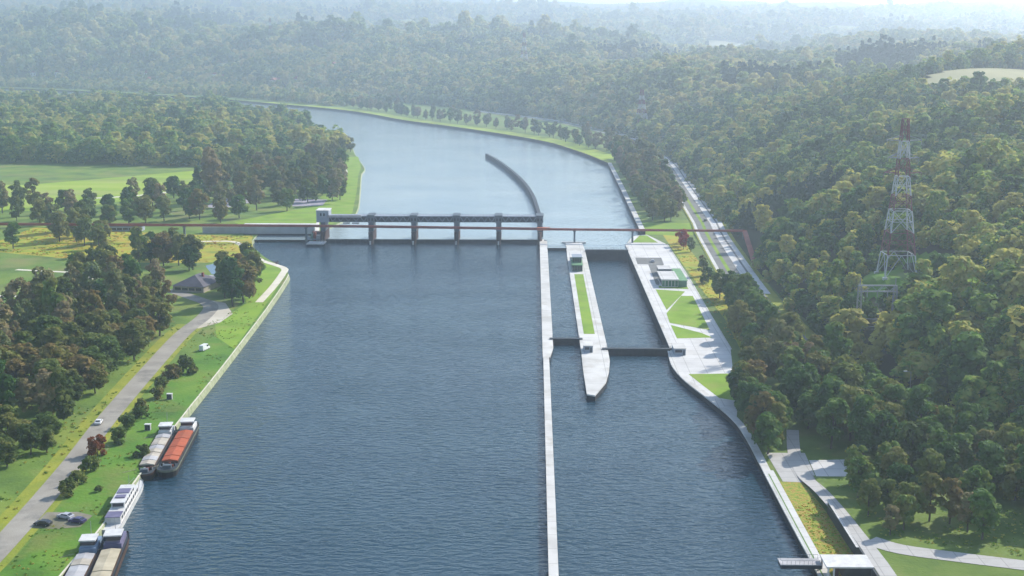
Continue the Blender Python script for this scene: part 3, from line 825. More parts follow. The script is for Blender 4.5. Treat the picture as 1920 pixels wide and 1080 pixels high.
# ------------------------------------------------------------------ left bank surfaces
LZ = LAND
sheet('field', [(-430, 1075), (-318, 1195), (-285, 1045), (-305, 985), (-350, 912), (-560, 900), (-640, 1080)], LZ + 0.03, 'field')
ribbon('field_track', smooth_line([(-345, 985), (-318, 1000), (-296, 1025)], 4), -3, 3, LZ + 0.06, 'path')
sheet('yellow_meadow', [(-330, 830), (-212, 800), (-178, 798), (-175, 780), (-164, 735), (-163, 705), (-190, 698), (-240, 700), (-330, 740)], LZ + 0.02, 'yellow_meadow')
sheet('riverside_lawn', [(-153, 703), (-138, 683), (-132.5, 665), (-130.5, 650), (-125.5, 577), (-121, 500), (-133, 520), (-140, 545), (-136, 590), (-150, 640), (-160, 690)], LZ + 0.03, 'lawn')
sheet('upstream_lawn', [(-136, 850), (-130, 904), (-144.5, 1032), (-160.5, 1160), (-166, 1220), (-185, 1340), (-200, 1330), (-185, 1180), (-170, 1040), (-165, 940), (-205, 860), (-190, 830)], LZ + 0.03, 'lawn')
ribbon('riverside_path', smooth_line([(-206, 774), (-186, 774), (-175.5, 757), (-164, 731), (-154, 708), (-143, 693), (-135.5, 681), (-133.5, 664), (-131.5, 630), (-130.5, 592)], 4), -1.9, 1.9, LZ + 0.06, 'path')
ribbon('garden_path', [(-265, 605), (-217, 602)], -1.6, 1.6, LZ + 0.05, 'path')
ribbon('garden_path', [(-280, 676), (-246, 668), (-228, 650)], -1.6, 1.6, LZ + 0.05, 'path')
ribbon('upstream_path', smooth_line([(-215, 1330), (-196, 1260), (-178, 1200), (-172, 1150)], 4), -1.6, 1.6, LZ + 0.06, 'path')
road = smooth_line([(-128, 150), (-131, 280), (-135.2, 349), (-140.6, 402), (-145, 460), (-149.0, 524), (-148.5, 560), (-152, 585), (-166, 604), (-182, 622)], 6)
ribbon('country_road', road, -3.5, 3.5, LZ + 0.07, 'asphalt')
ribbon('road_verge', [p for p in road if p[1] < 545], 3.5, 7.5, LZ + 0.03, 'verge')
ribbon('road_verge', [p for p in road if p[1] < 545], -5.5, -3.5, LZ + 0.03, 'verge')
sheet('gravel_yard', [(-160, 600), (-146, 590), (-137, 566), (-138.5, 548), (-145, 536), (-151, 548), (-153, 580)], LZ + 0.05, 'gravel')
sheet('pond', [(-181, 690), (-176, 699), (-166, 700), (-156, 690), (-154, 672), (-160, 662), (-171, 664)], LZ + 0.04, 'pond')
sheet('lavender_bed', [(-247, 992), (-222, 994), (-216, 960), (-228, 926), (-243, 935)], LZ + 0.04, 'lavender')
sheet('lavender_bed', [(-186, 985), (-160, 980), (-158, 945), (-180, 940)], LZ + 0.04, 'lavender')
sheet('hard_standing', [(-129, 319), (-121, 319.5), (-116, 317), (-116.5, 309), (-122, 307.5), (-129, 308)], LZ + 0.05, 'worn_ground')
# little jetty
t = thing('small_jetty', 'small dark landing stage beside the cream riverside path', 'jetty', (-149, 706, 0))
MB().box(-3, 5, -3, 1.5, 1.0, 1.5).build('deck', 'pier_dark', t)
for x in (-2.5, 4.5):
    for y in (-2.5, 1.1):
        MB().tube((x, y, -4), (x, y, 2.4), 0.25, 0.25, 6).build('pile', 'gate', t)
# house
t = thing('house', 'house with dark slate hipped roof beside the gravel yard', 'house', (-168, 628, LZ), R(-12))
t.scale = (0.82, 0.82, 0.85)
MB().box(-10, 10, -15, 9, 0, 3.4).build('wall', 'cream', t)
e = [(-10.7, -15.7), (10.7, -15.7), (10.7, 9.7), (-10.7, 9.7)]
mesh_obj('roof', [(*p, 3.4) for p in e] + [(0, -6, 8.6), (0, 1, 8.6)], [(0, 1, 4), (1, 2, 5, 4), (2, 3, 5), (3, 0, 4, 5), (3, 2, 1, 0)], 'slate', t)
MB().box(-3, 10, 9.8, 21, 0, 3.2).build('annexe', 'white', t)
MB().box(-3.4, 10.4, 9.75, 21.4, 3.2, 3.6).build('annexe_roof', 'lightgrey', t)
window_row(t, 4, -9, 9, -15.05, 1.0, 2.5, 'x')
MB().box(2.5, 3.7, -2, -0.8, 6.5, 9.4).build('chimney', 'rust', t)
t = thing('shed', 'low blue grey shed with flat roof among the left bank trees', 'shed', (-266, 818, LZ))
MB().box(-13, 12, -3, 4, 0, 3.0).build('wall', 'weir_light', t)
MB().box(-13.3, 12.3, -3.3, 4.3, 3.0, 3.3).build('roof', 'slate', t)
window_row(t, 6, -12, 11, -3.05, 0.8, 2.2, 'x')

# ------------------------------------------------------------------ boats
def hull_outline(L, W, bow=0.16, stern=0.08):
    """plan outline, bow towards -y"""
    w = W / 2
    pts = []
    b = L * bow
    for k in range(9):
        a = math.pi * k / 8
        pts.append((-w * math.cos(a), -L / 2 + b - b * math.sin(a) ** 0.75))
    s = L * stern
    pts += [(w, L / 2 - s), (w * 0.72, L / 2), (-w * 0.72, L / 2), (-w, L / 2 - s)]
    return pts
def hull(t, L, W, H, mat, band=None, deck='weir_dark', bow=0.16, name='hull'):
    o = hull_outline(L, W, bow)
    n = len(o)
    low = [(p[0] * 0.86, p[1] * 0.965) for p in o]
    vs = [(p[0], p[1], -1.0) for p in low] + [(p[0], p[1], H * 0.72) for p in o] + [(p[0] * 1.01, p[1] * 1.004, H) for p in o]
    fs = []
    for r in (0, 1):
        fs += [(r * n + i, r * n + (i + 1) % n, (r + 1) * n + (i + 1) % n, (r + 1) * n + i) for i in range(n)]
    fs.append(tuple(range(n))[::-1])
    h = mesh_obj(name, vs, fs, mat, t)
    if band: h.data.materials.append(M[band]); [setattr(f, 'material_index', 1) for f in list(h.data.polygons)[n:2 * n]]
    d = sheet('deck', [(p[0] * 0.985, p[1] * 0.99) for p in o], H - 0.25, deck, parent=t)
    return h
def barge(label, a, b, W, H, hullmat, band, hatch, nh, house_mat, hz=2.6, name='barge', hatch_h=1.0, bowlen=0.12):
    cx, cyy = (a[0] + b[0]) / 2, (a[1] + b[1]) / 2
    L = math.hypot(b[0] - a[0], b[1] - a[1])
    t = thing(name, label, 'barge', (cx, cyy, 0), math.atan2(b[1] - a[1], b[0] - a[0]) - math.pi / 2, None)
    hull(t, L, W, H, hullmat, band, bow=bowlen)
    y0, y1 = -L / 2 + L * 0.15, L / 2 - L * 0.23
    c = MB().box(-W * 0.40, W * 0.40, y0, y1, H - 0.25, H + 0.35).build('coaming', 'hull_brown', t)
    for k in range(nh):
        p = y0 + (y1 - y0) * k / nh + 0.12; q = y0 + (y1 - y0) * (k + 1) / nh - 0.12
        up = 0.10 * (k % 2)
        ww = W * 0.385
        vs = [(-ww, p, H + 0.355), (ww, p, H + 0.355), (ww, q, H + 0.355), (-ww, q, H + 0.355),
              (-ww, p, H + hatch_h * 0.6 + up), (0, p, H + hatch_h + up), (ww, p, H + hatch_h * 0.6 + up), (-ww, q, H + hatch_h * 0.6 + up), (0, q, H + hatch_h + up), (ww, q, H + hatch_h * 0.6 + up)]
        fs = [(0, 1, 6, 5, 4), (3, 7, 8, 9, 2), (4, 5, 8, 7), (5, 6, 9, 8), (0, 4, 7, 3), (1, 2, 9, 6)]
        mesh_obj('hatch_cover', vs, fs, hatch if isinstance(hatch, str) else hatch[k % len(hatch)], t)
    ys = L / 2 - L * 0.20
    hs = MB().box(-W * 0.36, W * 0.36, ys, L / 2 - L * 0.05, H - 0.25, H + 1.1).build('deckhouse', house_mat, t)
    wh = MB().box(-W * 0.30, W * 0.30, ys + 0.6, ys + 4.2, H + 1.1, H + 1.1 + hz * 0.85).build('wheelhouse', house_mat, t)
    MB().box(-W * 0.30 - 0.06, W * 0.30 + 0.06, ys + 0.5, ys + 4.3, H + 1.1 + hz * 0.3, H + 1.1 + hz * 0.72).build('wheelhouse_windows', 'glass', wh)
    MB().box(-W * 0.36, W * 0.36, ys + 0.2, ys + 4.6, H + 1.1 + hz * 0.85, H + 1.1 + hz).build('wheelhouse_roof', 'white', wh)
    m = MB(); m.tube((0, ys + 5.5, H + 1.1), (0, ys + 5.5, H + 6), 0.09, 0.05, 6); m.build('mast', 'galv', t)
    for s in (-1, 1):
        MB().tube((s * W * 0.3, -L / 2 + L * 0.1, H - 0.25), (s * W * 0.3, -L / 2 + L * 0.1, H + 0.6), 0.25, 0.25, 8).build('bollard', 'gate', t)
    m = MB(); m.box(-W * 0.2, W * 0.2, -L / 2 + L * 0.05, -L / 2 + L * 0.08, H - 0.25, H + 0.7); m.build('windlass', 'weir_steel', t)
    g_ = np.random.default_rng(int(L * 10))
    for k in range(5):
        yy = L / 2 - L * 0.21 - 0.4 - k * 0.02; xx = g_.uniform(-W * 0.34, W * 0.3); w_ = g_.uniform(0.3, 0.8)
        MB().box(xx, xx + w_, y0 - 1.6 - k * 0.55, y0 - 1.25 - k * 0.55, H - 0.25, H + g_.uniform(0.15, 0.7)).build('deck_gear', ('rust', 'galv', 'hull_brown')[k % 3], t)
    for yy in (-L * 0.4, L * 0.3):
        MB().bar((-W * 0.46, yy, H), (-W * 0.5 - 3.2, yy - 2.5, 2.3), 0.1).build('mooring_line', 'beige', t)
    return t
barge('moored barge with bright orange red hold covers and white wheelhouse', (-106.8, 352), (-111.6, 399), 6.0, 2.5, 'hull_black', 'hull_green', 'orange_red', 7, 'white', hz=2.0, bowlen=0.07)
barge('moored barge with cream hatch covers between the orange barge and the bank', (-112.6, 349), (-117.6, 395), 5.6, 2.3, 'hull_black', 'hull_brown', ['cream', 'lightgrey', 'cream'], 8, 'white', hz=1.9, bowlen=0.08)
barge('long beige decked barge with violet wheelhouse moored outermost in the near corner', (-96.6, 252), (-105.4, 306), 6.0, 2.3, 'hull_brown', 'hull_brown', 'beige', 5, 'violet', hz=2.1, hatch_h=0.7)
barge('barge with light grey hatch covers moored innermost in the near corner', (-103.0, 250), (-110.4, 303), 5.6, 2.2, 'hull_black', 'hull_brown', ['lightgrey', 'cream', 'lightgrey'], 9, 'blue', hz=2.0, hatch_h=0.8)
# white passenger boat
a, b = (-109.0, 309), (-113.2, 347)
t = thing('river_cruiser', 'white river cruiser with long cabin moored along the left bank', 'boat', ((a[0] + b[0]) / 2, (a[1] + b[1]) / 2, 0), math.atan2(b[1] - a[1], b[0] - a[0]) - math.pi / 2 + math.pi)
hull(t, 39, 4.9, 1.7, 'white', 'white', 'white', 0.22)
MB().box(-2.0, 2.0, -9, 15, 1.45, 3.3).build('cabin', 'white', t)
MB().box(-1.7, 1.7, -5, 8, 3.3, 4.7).build('upper_cabin', 'white', t)
MB().box(-1.9, 1.9, -5.5, 8.5, 4.7, 4.88).build('roof', 'white', t)
for s in (-1, 1):
    for k in range(9):
        MB().box(s * 2.0 - 0.04, s * 2.0 + 0.04, -8 + k * 2.5, -6.4 + k * 2.5, 2.1, 2.95).build('window', 'glass', t)
    for k in range(5):
        MB().box(s * 1.7 - 0.04, s * 1.7 + 0.04, -4.4 + k * 2.4, -2.8 + k * 2.4, 3.7, 4.4).build('window', 'glass', t)
MB().box(-1.4, 1.4, 8.02, 8.1, 3.6, 4.5).build('window', 'glass', t)
MB().box(-1.6, 1.6, -2, 1.5, 4.88, 5.1).build('skylight', 'violet', t)
MB().box(-1.3, 1.3, 3, 5.2, 4.88, 5.15).build('skylight', 'violet', t)
MB().box(-1.95, 1.95, 11, 15.4, 3.3, 3.45).build('stern_awning', 'violet', t)
MB().tube((0, -7, 3.3), (0, -7, 7), 0.07, 0.05, 6).build('mast', 'galv', t)
m = MB()
for k in range(10):
    for s in (-1, 1): m.bar((s * 1.9 * (1 - k * 0.07), -9.5 - k * 0.9, 1.7), (s * 1.9 * (1 - k * 0.07), -9.5 - k * 0.9, 2.6), 0.05)
for s in (-1, 1): m.bar((s * 1.9, -9.5, 2.6), (s * 0.7, -17.6, 2.6), 0.06)
m.build('railing', 'galv', t)

# ------------------------------------------------------------------ vehicles and small things
def make_car(label, mat, loc, rz, van=False, group=None):
    t = thing('van' if van else 'car', label, 'van' if van else 'car', loc, rz, group)
    L, W = (5.4, 2.0) if van else (4.4, 1.8)
    if van: prof = [(-2.7, 0.35), (2.65, 0.35), (2.7, 1.0), (2.2, 1.25), (1.6, 2.2), (1.3, 2.4), (-2.6, 2.4), (-2.7, 2.2)]
    else: prof = [(-2.2, 0.35), (2.15, 0.35), (2.2, 0.7), (1.9, 0.88), (1.05, 0.98), (0.45, 1.42), (-1.1, 1.45), (-1.85, 1.05), (-2.2, 0.95)]
    n = len(prof)
    vs = [(x, -W / 2 * (0.86 if z > 1.2 else 1), z) for x, z in prof] + [(x, W / 2 * (0.86 if z > 1.2 else 1), z) for x, z in prof]
    fs = [(i, (i + 1) % n, n + (i + 1) % n, n + i) for i in range(n)] + [tuple(range(n))[::-1], tuple(range(n, 2 * n))]
    fs = [f[::-1] for f in fs]
    mesh_obj('body', vs, fs, mat, t)
    zt, zb = (2.15, 1.45) if van else (1.36, 1.0)
    for s in (-1, 1):
        x0, x1 = (0.3, 1.6) if van else (-1.3, 0.7)
        yy = s * W / 2 * 0.95
        MB().box(x0, x1, yy - 0.03, yy + 0.03, zb, zt - 0.05).build('side_window', 'glass', t)
    if van: mesh_obj('windscreen', [(2.22, -0.8, 1.3), (2.22, 0.8, 1.3), (1.66, 0.75, 2.15), (1.66, -0.75, 2.15)], [(0, 1, 2, 3)], 'glass', t)
    else:
        mesh_obj('windscreen', [(1.04, -0.74, 1.01), (1.04, 0.74, 1.01), (0.50, 0.66, 1.40), (0.50, -0.66, 1.40)], [(0, 1, 2, 3)], 'glass', t)
        mesh_obj('rear_window', [(-1.83, 0.74, 1.09), (-1.83, -0.74, 1.09), (-1.17, -0.66, 1.43), (-1.17, 0.66, 1.43)], [(0, 1, 2, 3)], 'glass', t)
    for x in (-L * 0.3, L * 0.3):
        for s in (-1, 1):
            w = MB().tube((x, s * (W / 2 - 0.2), 0.32), (x, s * (W / 2 + 0.02), 0.32), 0.32, 0.32, 10).build('wheel', 'rubber', t)
            MB().tube((x, s * (W / 2 + 0.021), 0.32), (x, s * (W / 2 + 0.03), 0.32), 0.18, 0.18, 8).build('rim', 'galv', w)
    for s in (-1, 1):
        MB().box(L / 2 - 0.06, L / 2 + 0.02, s * 0.6 - 0.18, s * 0.6 + 0.18, 0.62, 0.78).build('headlight', 'lampglass', t)
    return t
zroad = LZ + 0.075
make_car('white car driving on the country road along the left bank', 'carwhite', (-141.6, 398, zroad), R(97))
make_car('white van parked on the grass near the river below the gravel yard', 'carwhite', (-132.5, 498, LZ + 0.02), R(75), True)
make_car('silver car parked on the hard standing near the moored boats', 'carsilver', (-122.5, 315, LZ + 0.055), R(160))
make_car('dark violet car parked next to the silver one by the moored boats', 'carpurple', (-118.3, 312, LZ + 0.055), R(165))
make_car('black car parked at the picture edge on the hard standing', 'cardark', (-126.5, 310, LZ + 0.055), R(170))
make_car('white car on the shaded road below the hillside', 'carwhite', (119.5, 412, LAND + 0.42), R(118))
make_car('dark car on the road beside the pipe bridge', 'cardark', (113.2, 845, UPZ + 0.6), R(88))
make_car('light grey car parked on the plaza car park', 'carsilver', (66, 706, lawnz + 0.005), R(90))
for lab, x, y in (('grey utility cabinet on the grass bank below the shrubs', -126.6, 427), ('grey utility cabinet on the bank nearest the orange barge', -123.6, 391.5)):
    t = thing('utility_cabinet', lab, 'cabinet', (x, y, LZ))
    MB().box(-0.9, 0.9, -0.6, 0.6, 0, 1.9).build('body', 'lightgrey', t)
    MB().box(-1.0, 1.0, -0.7, 0.7, 1.9, 2.05).build('lid', 'white', t)
    MB().box(-0.8, -0.03, -0.66, -0.6, 0.15, 1.75).build('door', 'weir_dark', t)
    MB().box(0.03, 0.8, -0.66, -0.6, 0.15, 1.75).build('door', 'weir_dark', t)
def lamp(label, x, y, h=11.5, dx=-1.0, z=LAND + 0.3):
    t = thing('street_lamp', label, 'street lamp', (x, y, z))
    MB().tube((0, 0, 0), (0, 0, h), 0.14, 0.08, 8).build('pole', 'galv', t)
    MB().bar((0, 0, h - 0.05), (dx * 1.6, 0, h + 0.25), 0.1).build('arm', 'galv', t)
    MB().box(min(dx * 1.3, dx * 2.5), max(dx * 1.3, dx * 2.5), -0.2, 0.2, h + 0.18, h + 0.4).build('lamp_head', 'lampglass', t)
lamp('tall street lamp at the right above the near treetops on the shaded road', 127, 420, 12.5)
lamp('street lamp rising behind the trees next to the plaza', 105.5, 487, 12)

# ------------------------------------------------------------------ pylons
def make_pylon(label, loc, H=72, group=None, rz=0.0, W=6.4, thick=1.0):
    t = thing('lattice_pylon', label, 'pylon', loc, rz, group)
    lev = [0, 0.145, 0.285, 0.425, 0.52, 0.64, 0.75, 0.86, 1.0]
    def hw(q): return (W * (1 - q) ** 1.15 + 0.5) if q < 0.64 else (W * 0.36 ** 1.15 + 0.5 - (q - 0.64) * 3.6)
    mats = ['pylon_white', 'pylon_white', 'pylon_red', 'pylon_white', 'pylon_red', 'pylon_white', 'pylon_red', 'pylon_white', 'pylon_red']
    cols = ['pylon_white', 'pylon_red', 'pylon_white', 'pylon_red', 'pylon_white', 'pylon_red', 'pylon_white', 'pylon_red']
    for i in range(8):
        a, b = lev[i] * H, lev[i + 1] * H
        wa, wb = hw(lev[i]), hw(lev[i + 1])
        m = MB()
        th = (0.42 if i < 3 else 0.34) * thick
        ca = [(-wa, -wa, a), (wa, -wa, a), (wa, wa, a), (-wa, wa, a)]
        cb = [(-wb, -wb, b), (wb, -wb, b), (wb, wb, b), (-wb, wb, b)]
        for k in range(4):
            m.bar(ca[k], cb[k], th)
            if i == 0:
                mid = tuple((cb[k][q] + cb[(k + 1) % 4][q]) / 2 for q in range(3))
                m.bar(ca[k], mid, 0.24 * thick); m.bar(ca[(k + 1) % 4], mid, 0.24 * thick)
            else:
                m.bar(ca[k], cb[(k + 1) % 4], 0.22 * thick); m.bar(ca[(k + 1) % 4], cb[k], 0.22 * thick)
                ma = tuple((ca[k][q] + cb[k][q]) / 2 for q in range(3)); mb_ = tuple((ca[(k + 1) % 4][q] + cb[(k + 1) % 4][q]) / 2 for q in range(3))
                m.bar(ma, mb_, 0.18)
            m.bar(cb[k], cb[(k + 1) % 4], 0.26)
        m.build('tower_section', cols[i], t)
    for q, w in ((0.66, 8.0), (0.755, 6.6), (0.865, 7.4)):
        m = MB(); z = q * H; h0 = hw(q)
        for s in (-1, 1):
            for dy in (-h0, h0):
                m.bar((s * h0, dy, z), (s * w, 0, z + 0.2), 0.3)
                m.bar((s * h0, dy, z + 2.0), (s * w, 0, z + 0.2), 0.24)
            m.bar((s * w, 0, z + 0.2), (s * w, 0, z - 1.8), 0.22)
        m.build('crossarm', 'galv' if q > 0.7 else 'pylon_red', t)
    m = MB()
    for k in ((-1, -1), (1, -1), (1, 1), (-1, 1)):
        m.box(k[0] * hw(0) - 0.9, k[0] * hw(0) + 0.9, k[1] * hw(0) - 0.9, k[1] * hw(0) + 0.9, -3, 0.5)
    m.build('footings', 'concrete', t)
    return t
pz = ground_z(158, 552)
pyl = make_pylon('tall red and white lattice pylon on the right hillside clearing', (158, 552, pz), 91.5 - pz)
far = [('hazy red and white pylon behind the upstream trees at the hill foot', 131, 1587, 50), ('faint pylon on the hazy middle ridge beyond the river bend', -21, 2476, 70), ('faint pylon on the far left blue hillside', -684, 3359, 76)]
for lab, x, y, h in far:
    make_pylon(lab, (x, y, ground_z(x, y) - 1), h, None, 0.3, 7.5, 2.0)
for o in [q for q in scene.objects if q.name.startswith('lattice_pylon')]: o['group'] = 'pylons along the valley'
# substation gantry below the pylon
gz = ground_z(136, 500)
t = thing('portal_gantry', 'grey steel portal gantry standing in the shade below the tall pylon', 'gantry', (136, 500, gz - 0.5))
for x in (-7, 7):
    m = MB()
    for a in ((-1, -1), (1, -1), (1, 1), (-1, 1)):
        m.bar((x + a[0] * 1.0, a[1] * 1.0, 0), (x + a[0] * 0.6, a[1] * 0.6, 20), 0.2)
    for k in range(8):
        z = k * 2.5; s = (-1) ** k
        m.bar((x - s * 0.9, -0.9, z), (x + s * 0.9, -0.9, z + 2.5), 0.18)
        m.bar((x - s * 0.9, 0.9, z), (x + s * 0.9, 0.9, z + 2.5), 0.18)
    m.bar((x, 0, 20), (x, 0, 23), 0.3)
    m.build('lattice_column', 'galv', t)
m = MB()
for dy in (-0.7, 0.7):
    m.bar((-7.5, dy, 20), (7.5, dy, 20), 0.32); m.bar((-7.5, dy, 17.6), (7.5, dy, 17.6), 0.3)
    for k in range(6):
        s = k % 2
        m.bar((-7.5 + 2.5 * k, dy, 17.6 if s else 20), (-5 + 2.5 * k, dy, 20 if s else 17.6), 0.18)
m.build('lattice_beam', 'galv', t)
for x in (-4, 0, 4): MB().tube((x, 0, 17.4), (x, 0, 15.2), 0.2, 0.2, 8).build('insulator', 'galv', t)
for z in (3.2, 6.4): MB().bar((-7, 0, z), (5, 0, z), 0.3).build('busbar', 'galv', t)

# ------------------------------------------------------------------ vegetation prototypes
def leaf_mesh(name, centres, radii, n, size, mat, g, flat=0.75, up=0.6):
    """crown of many small leaf-clump quads on the skins of overlapping clumps"""
    k = len(centres)
    c = np.array(centres); r = np.array(radii)
    w = r ** 2; idx = g.choice(k, n, p=w / w.sum())
    d = g.normal(size=(n, 3)); d /= np.linalg.norm(d, axis=1)[:, None]
    d[:, 2] = np.where((d[:, 2] < -0.3) & (g.random(n) < 0.6), -d[:, 2], d[:, 2])
    rad = r[idx] * (0.55 + 0.5 * g.random(n) ** 0.6)
    p = c[idx] + d * rad[:, None] * np.array([1, 1, flat])
    nrm = d + g.normal(scale=0.55, size=(n, 3)); nrm[:, 2] += up
    nrm /= np.linalg.norm(nrm, axis=1)[:, None]
    a = np.cross(nrm, g.normal(size=(n, 3))); a /= np.linalg.norm(a, axis=1)[:, None]
    b = np.cross(nrm, a)
    s = size * (0.6 + 0.8 * g.random(n))[:, None]
    quad = np.stack([p - a * s - b * s * 0.55, p + a * s * 0.3 - b * s, p + a * s + b * s * 0.5, p - a * s * 0.4 + b * s], 1).reshape(-1, 3)
    me = bpy.data.meshes.new(name)
    me.vertices.add(4 * n); me.vertices.foreach_set('co', quad.ravel())
    me.loops.add(4 * n); me.loops.foreach_set('vertex_index', np.arange(4 * n))
    me.polygons.add(n); me.polygons.foreach_set('loop_start', np.arange(0, 4 * n, 4))
    me.update(calc_edges=True)
    me.materials.append(M[mat])
    return me

def trunk_mesh(name, H, r, g, limbs=6, start=0.25):
    m = MB()
    pts = [(0, 0, -0.6)]
    for k in range(1, 5):
        pts.append((g.normal(0, 0.12), g.normal(0, 0.12), H * 0.85 * k / 4))
    for k in range(4):
        m.tube(pts[k], pts[k + 1], r * (1 - k / 4.6), r * (1 - (k + 1) / 4.6), 7)
    for i in range(limbs):
        z = H * (start + (0.7 - start) * (i + 0.5) / limbs)
        a = g.uniform(0, 2 * math.pi); l = H * g.uniform(0.15, 0.26)
        m.tube((0, 0, z), (math.cos(a) * l, math.sin(a) * l, z + l * 0.8), r * 0.36, r * 0.1, 5)
    me = bpy.data.meshes.new(name)
    me.from_pydata(m.v, [], m.f); me.update()
    me.materials.append(M['bark'])
    return me

def crown_clumps(g, H, R_, base, k, shape='oval'):
    cs, rs = [], []
    for i in range(k):
        q = g.random()
        z = base + (H - base) * (0.08 + 0.84 * q)
        if shape == 'oval': env = math.sin(math.pi * (0.12 + 0.80 * q)) ** 0.7
        elif shape == 'cone': env = (1 - q) ** 0.9 + 0.06
        else: env = math.sqrt(max(0.05, 1 - (q * 0.95) ** 2))
        a = g.uniform(0, 2 * math.pi); rr = R_ * env * g.uniform(0.35, 0.82)
        cs.append((math.cos(a) * rr, math.sin(a) * rr, z)); rs.append(R_ * g.uniform(0.26, 0.46) * (0.6 + 0.4 * env))
    return cs, rs

def tree_set(mat, n, H, R_, base, k, leaves, size, seed, shape='oval', limbs=6):
    out = []
    for i in range(n):
        g = np.random.default_rng(seed * 31 + i)
        h = H * g.uniform(0.85, 1.15); r = R_ * g.uniform(0.85, 1.15)
        cs, rs = crown_clumps(g, h, r, base * h, k, shape)
        cm = leaf_mesh('crown', cs, rs, leaves, size, mat, g)
        tm = trunk_mesh('trunk', h, 0.016 * H + 0.08, g, limbs, max(0.2, base))
        out.append((cm, tm, h))
    return out
T = {}
T['green'] = tree_set('leaf_green', 5, 13, 4.0, 0.13, 34, 1900, 0.42, 1)
T['olive'] = tree_set('leaf_olive', 4, 12, 4.2, 0.13, 34, 1800, 0.42, 2, 'round')
T['brown'] = tree_set('leaf_brown', 5, 12.5, 3.8, 0.12, 34, 1800, 0.42, 3)
T['grey'] = tree_set('leaf_grey', 5, 15, 3.8, 0.14, 32, 1500, 0.46, 4)
T['shrub'] = tree_set('leaf_brown', 4, 5.2, 3.4, 0.04, 18, 1000, 0.36, 5, 'round', 4)
T['oshrub'] = tree_set('leaf_olive', 4, 5.0, 3.2, 0.04, 18, 1000, 0.36, 6, 'round', 4)
T['rust'] = tree_set('leaf_rust', 1, 5.6, 3.1, 0.04, 18, 1000, 0.36, 7, 'round', 4)
T['red'] = tree_set('leaf_red', 2, 12, 4.2, 0.15, 24, 1500, 0.42, 8)

def put_tree(kind, x, y, z, label, group, s=1.0, name='tree', cat='tree', i=None, sxy=1.0):
    k = T[kind]
    cm, tm, h = k[random.randrange(len(k)) if i is None else i]
    t = thing(name, label, cat, (x, y, z), random.uniform(0, 6.28), group)
    t.scale = (s * sxy, s * sxy, s)
    link(bpy.data.objects.new('crown', cm), t)
    link(bpy.data.objects.new('trunk', tm), t)
    return t

EXTRA = []
def grove(poly, spacing, kinds, label, group, z=LAND, s=(0.8, 1.2), seed=0, name='tree', cat='tree', keep=None, jitter=0.4, sxy=1.0):
    pts = scatter(poly, spacing, jitter, seed)
    if keep:
        e = np.array(keep[1]); o = np.argsort(((pts - e) ** 2).sum(1)); EXTRA.extend((float(x), float(y), z, random.uniform(*s)) for x, y in pts[o[keep[0]:]]); pts = pts[o[:keep[0]]]
    for x, y in pts:
        zz_ = z(x, y) if callable(z) else z
        put_tree(random.choice(kinds), float(x), float(y), zz_, label, group, random.uniform(*s), name, cat, sxy=sxy)
    return len(pts)

def ordinal(k):
    w = ['first', 'second', 'third', 'fourth', 'fifth', 'sixth', 'seventh', 'eighth', 'ninth', 'tenth']
    return w[k - 1] if k <= 10 else str(k) + ({1: 'st', 2: 'nd', 3: 'rd'}.get(k % 10, 'th') if k % 100 not in (11, 12, 13) else 'th')
# right bank
cnt = 0
cnt += grove([(69.5, 376), (77.5, 376), (79.5, 400), (77, 425), (79, 455), (74.5, 452), (70, 425), (69.5, 405)], 6.6, ['green', 'green', 'brown', 'olive'], 'leafy tree of the clump leaning over the quay wall below the plaza', 'trees on the quay below the plaza', s=(0.9, 1.3), seed=3)
cnt += grove([(82, 470), (98, 470), (98, 560), (95, 620), (90, 620), (86, 560), (83, 510)], 9.0, ['green', 'brown', 'green', 'olive'], 'leafy tree of the belt between plaza and road', 'trees between plaza and road', s=(0.9, 1.25), seed=4)
cnt += grove([(84, 640), (91, 640), (91, 745), (85, 745)], 11, ['olive', 'green', 'brown'], 'small tree on the yellow verge beside the plaza', 'small trees on the plaza verge', s=(0.5, 0.8), seed=5)
cnt += grove([(88, 378), (84, 410), (83, 462), (100, 464), (112, 452), (118, 410), (136, 350), (158, 300), (170, 255), (150, 270), (136, 300), (124, 330), (112, 345), (100, 362)], 8.6, ['green', 'green', 'olive', 'green', 'green', 'green', 'brown'], 'dense green tree of the grove on the near right bank', 'trees of the near right grove', s=(1.0, 1.45), seed=6, keep=(58, (95, 380)))
for x, y, k, s, lab in ((87.5, 330, 'green', 1.0, 'dark leafy tree beside the footpath at the lawn corner'), (92, 318, 'olive', 0.85, 'slim light tree with bare trunk in the middle of the park lawn'),
                        (92.5, 304, 'green', 0.8, 'slender young tree nearest the lower footpath on the park lawn'), (101, 311, 'brown', 0.95, 'brownish tree with thin trunk on the right of the park lawn'),
                        (105.5, 309, 'brown', 0.9, 'brown tree at the right edge of the park lawn'), (97, 325, 'green', 1.0, 'green tree behind the slim trees of the park lawn'),
                        (106, 328, 'olive', 1.05, 'olive tree at the back of the park lawn'), (90, 342, 'green', 1.0, 'green tree behind the white slab beside the path'), (99, 342, 'green', 1.1, 'tall green tree at the foot of the near right grove'),
                        (110, 298, 'green', 1.0, 'dark green tree in the right corner beside the path branch'), (114, 316, 'green', 1.1, 'large green tree at the right border of the park lawn'),
                        (86.2, 314, 'olive', 0.75, 'small feathery tree close to the footpath beside the retaining wall'), (95.5, 310, 'olive', 0.9, 'light olive tree between the slender young tree and the brownish one'), (88, 300, 'grey', 0.6, 'small grey green tree at the fork of the footpaths'),
                        (98, 333, 'olive', 1.0, 'light tree in the second rank of the park lawn'), (108, 303, 'grey', 0.8, 'grey green tree just above the path branch on the right')):
    put_tree(k, x, y, park_z(y), lab, None, s)
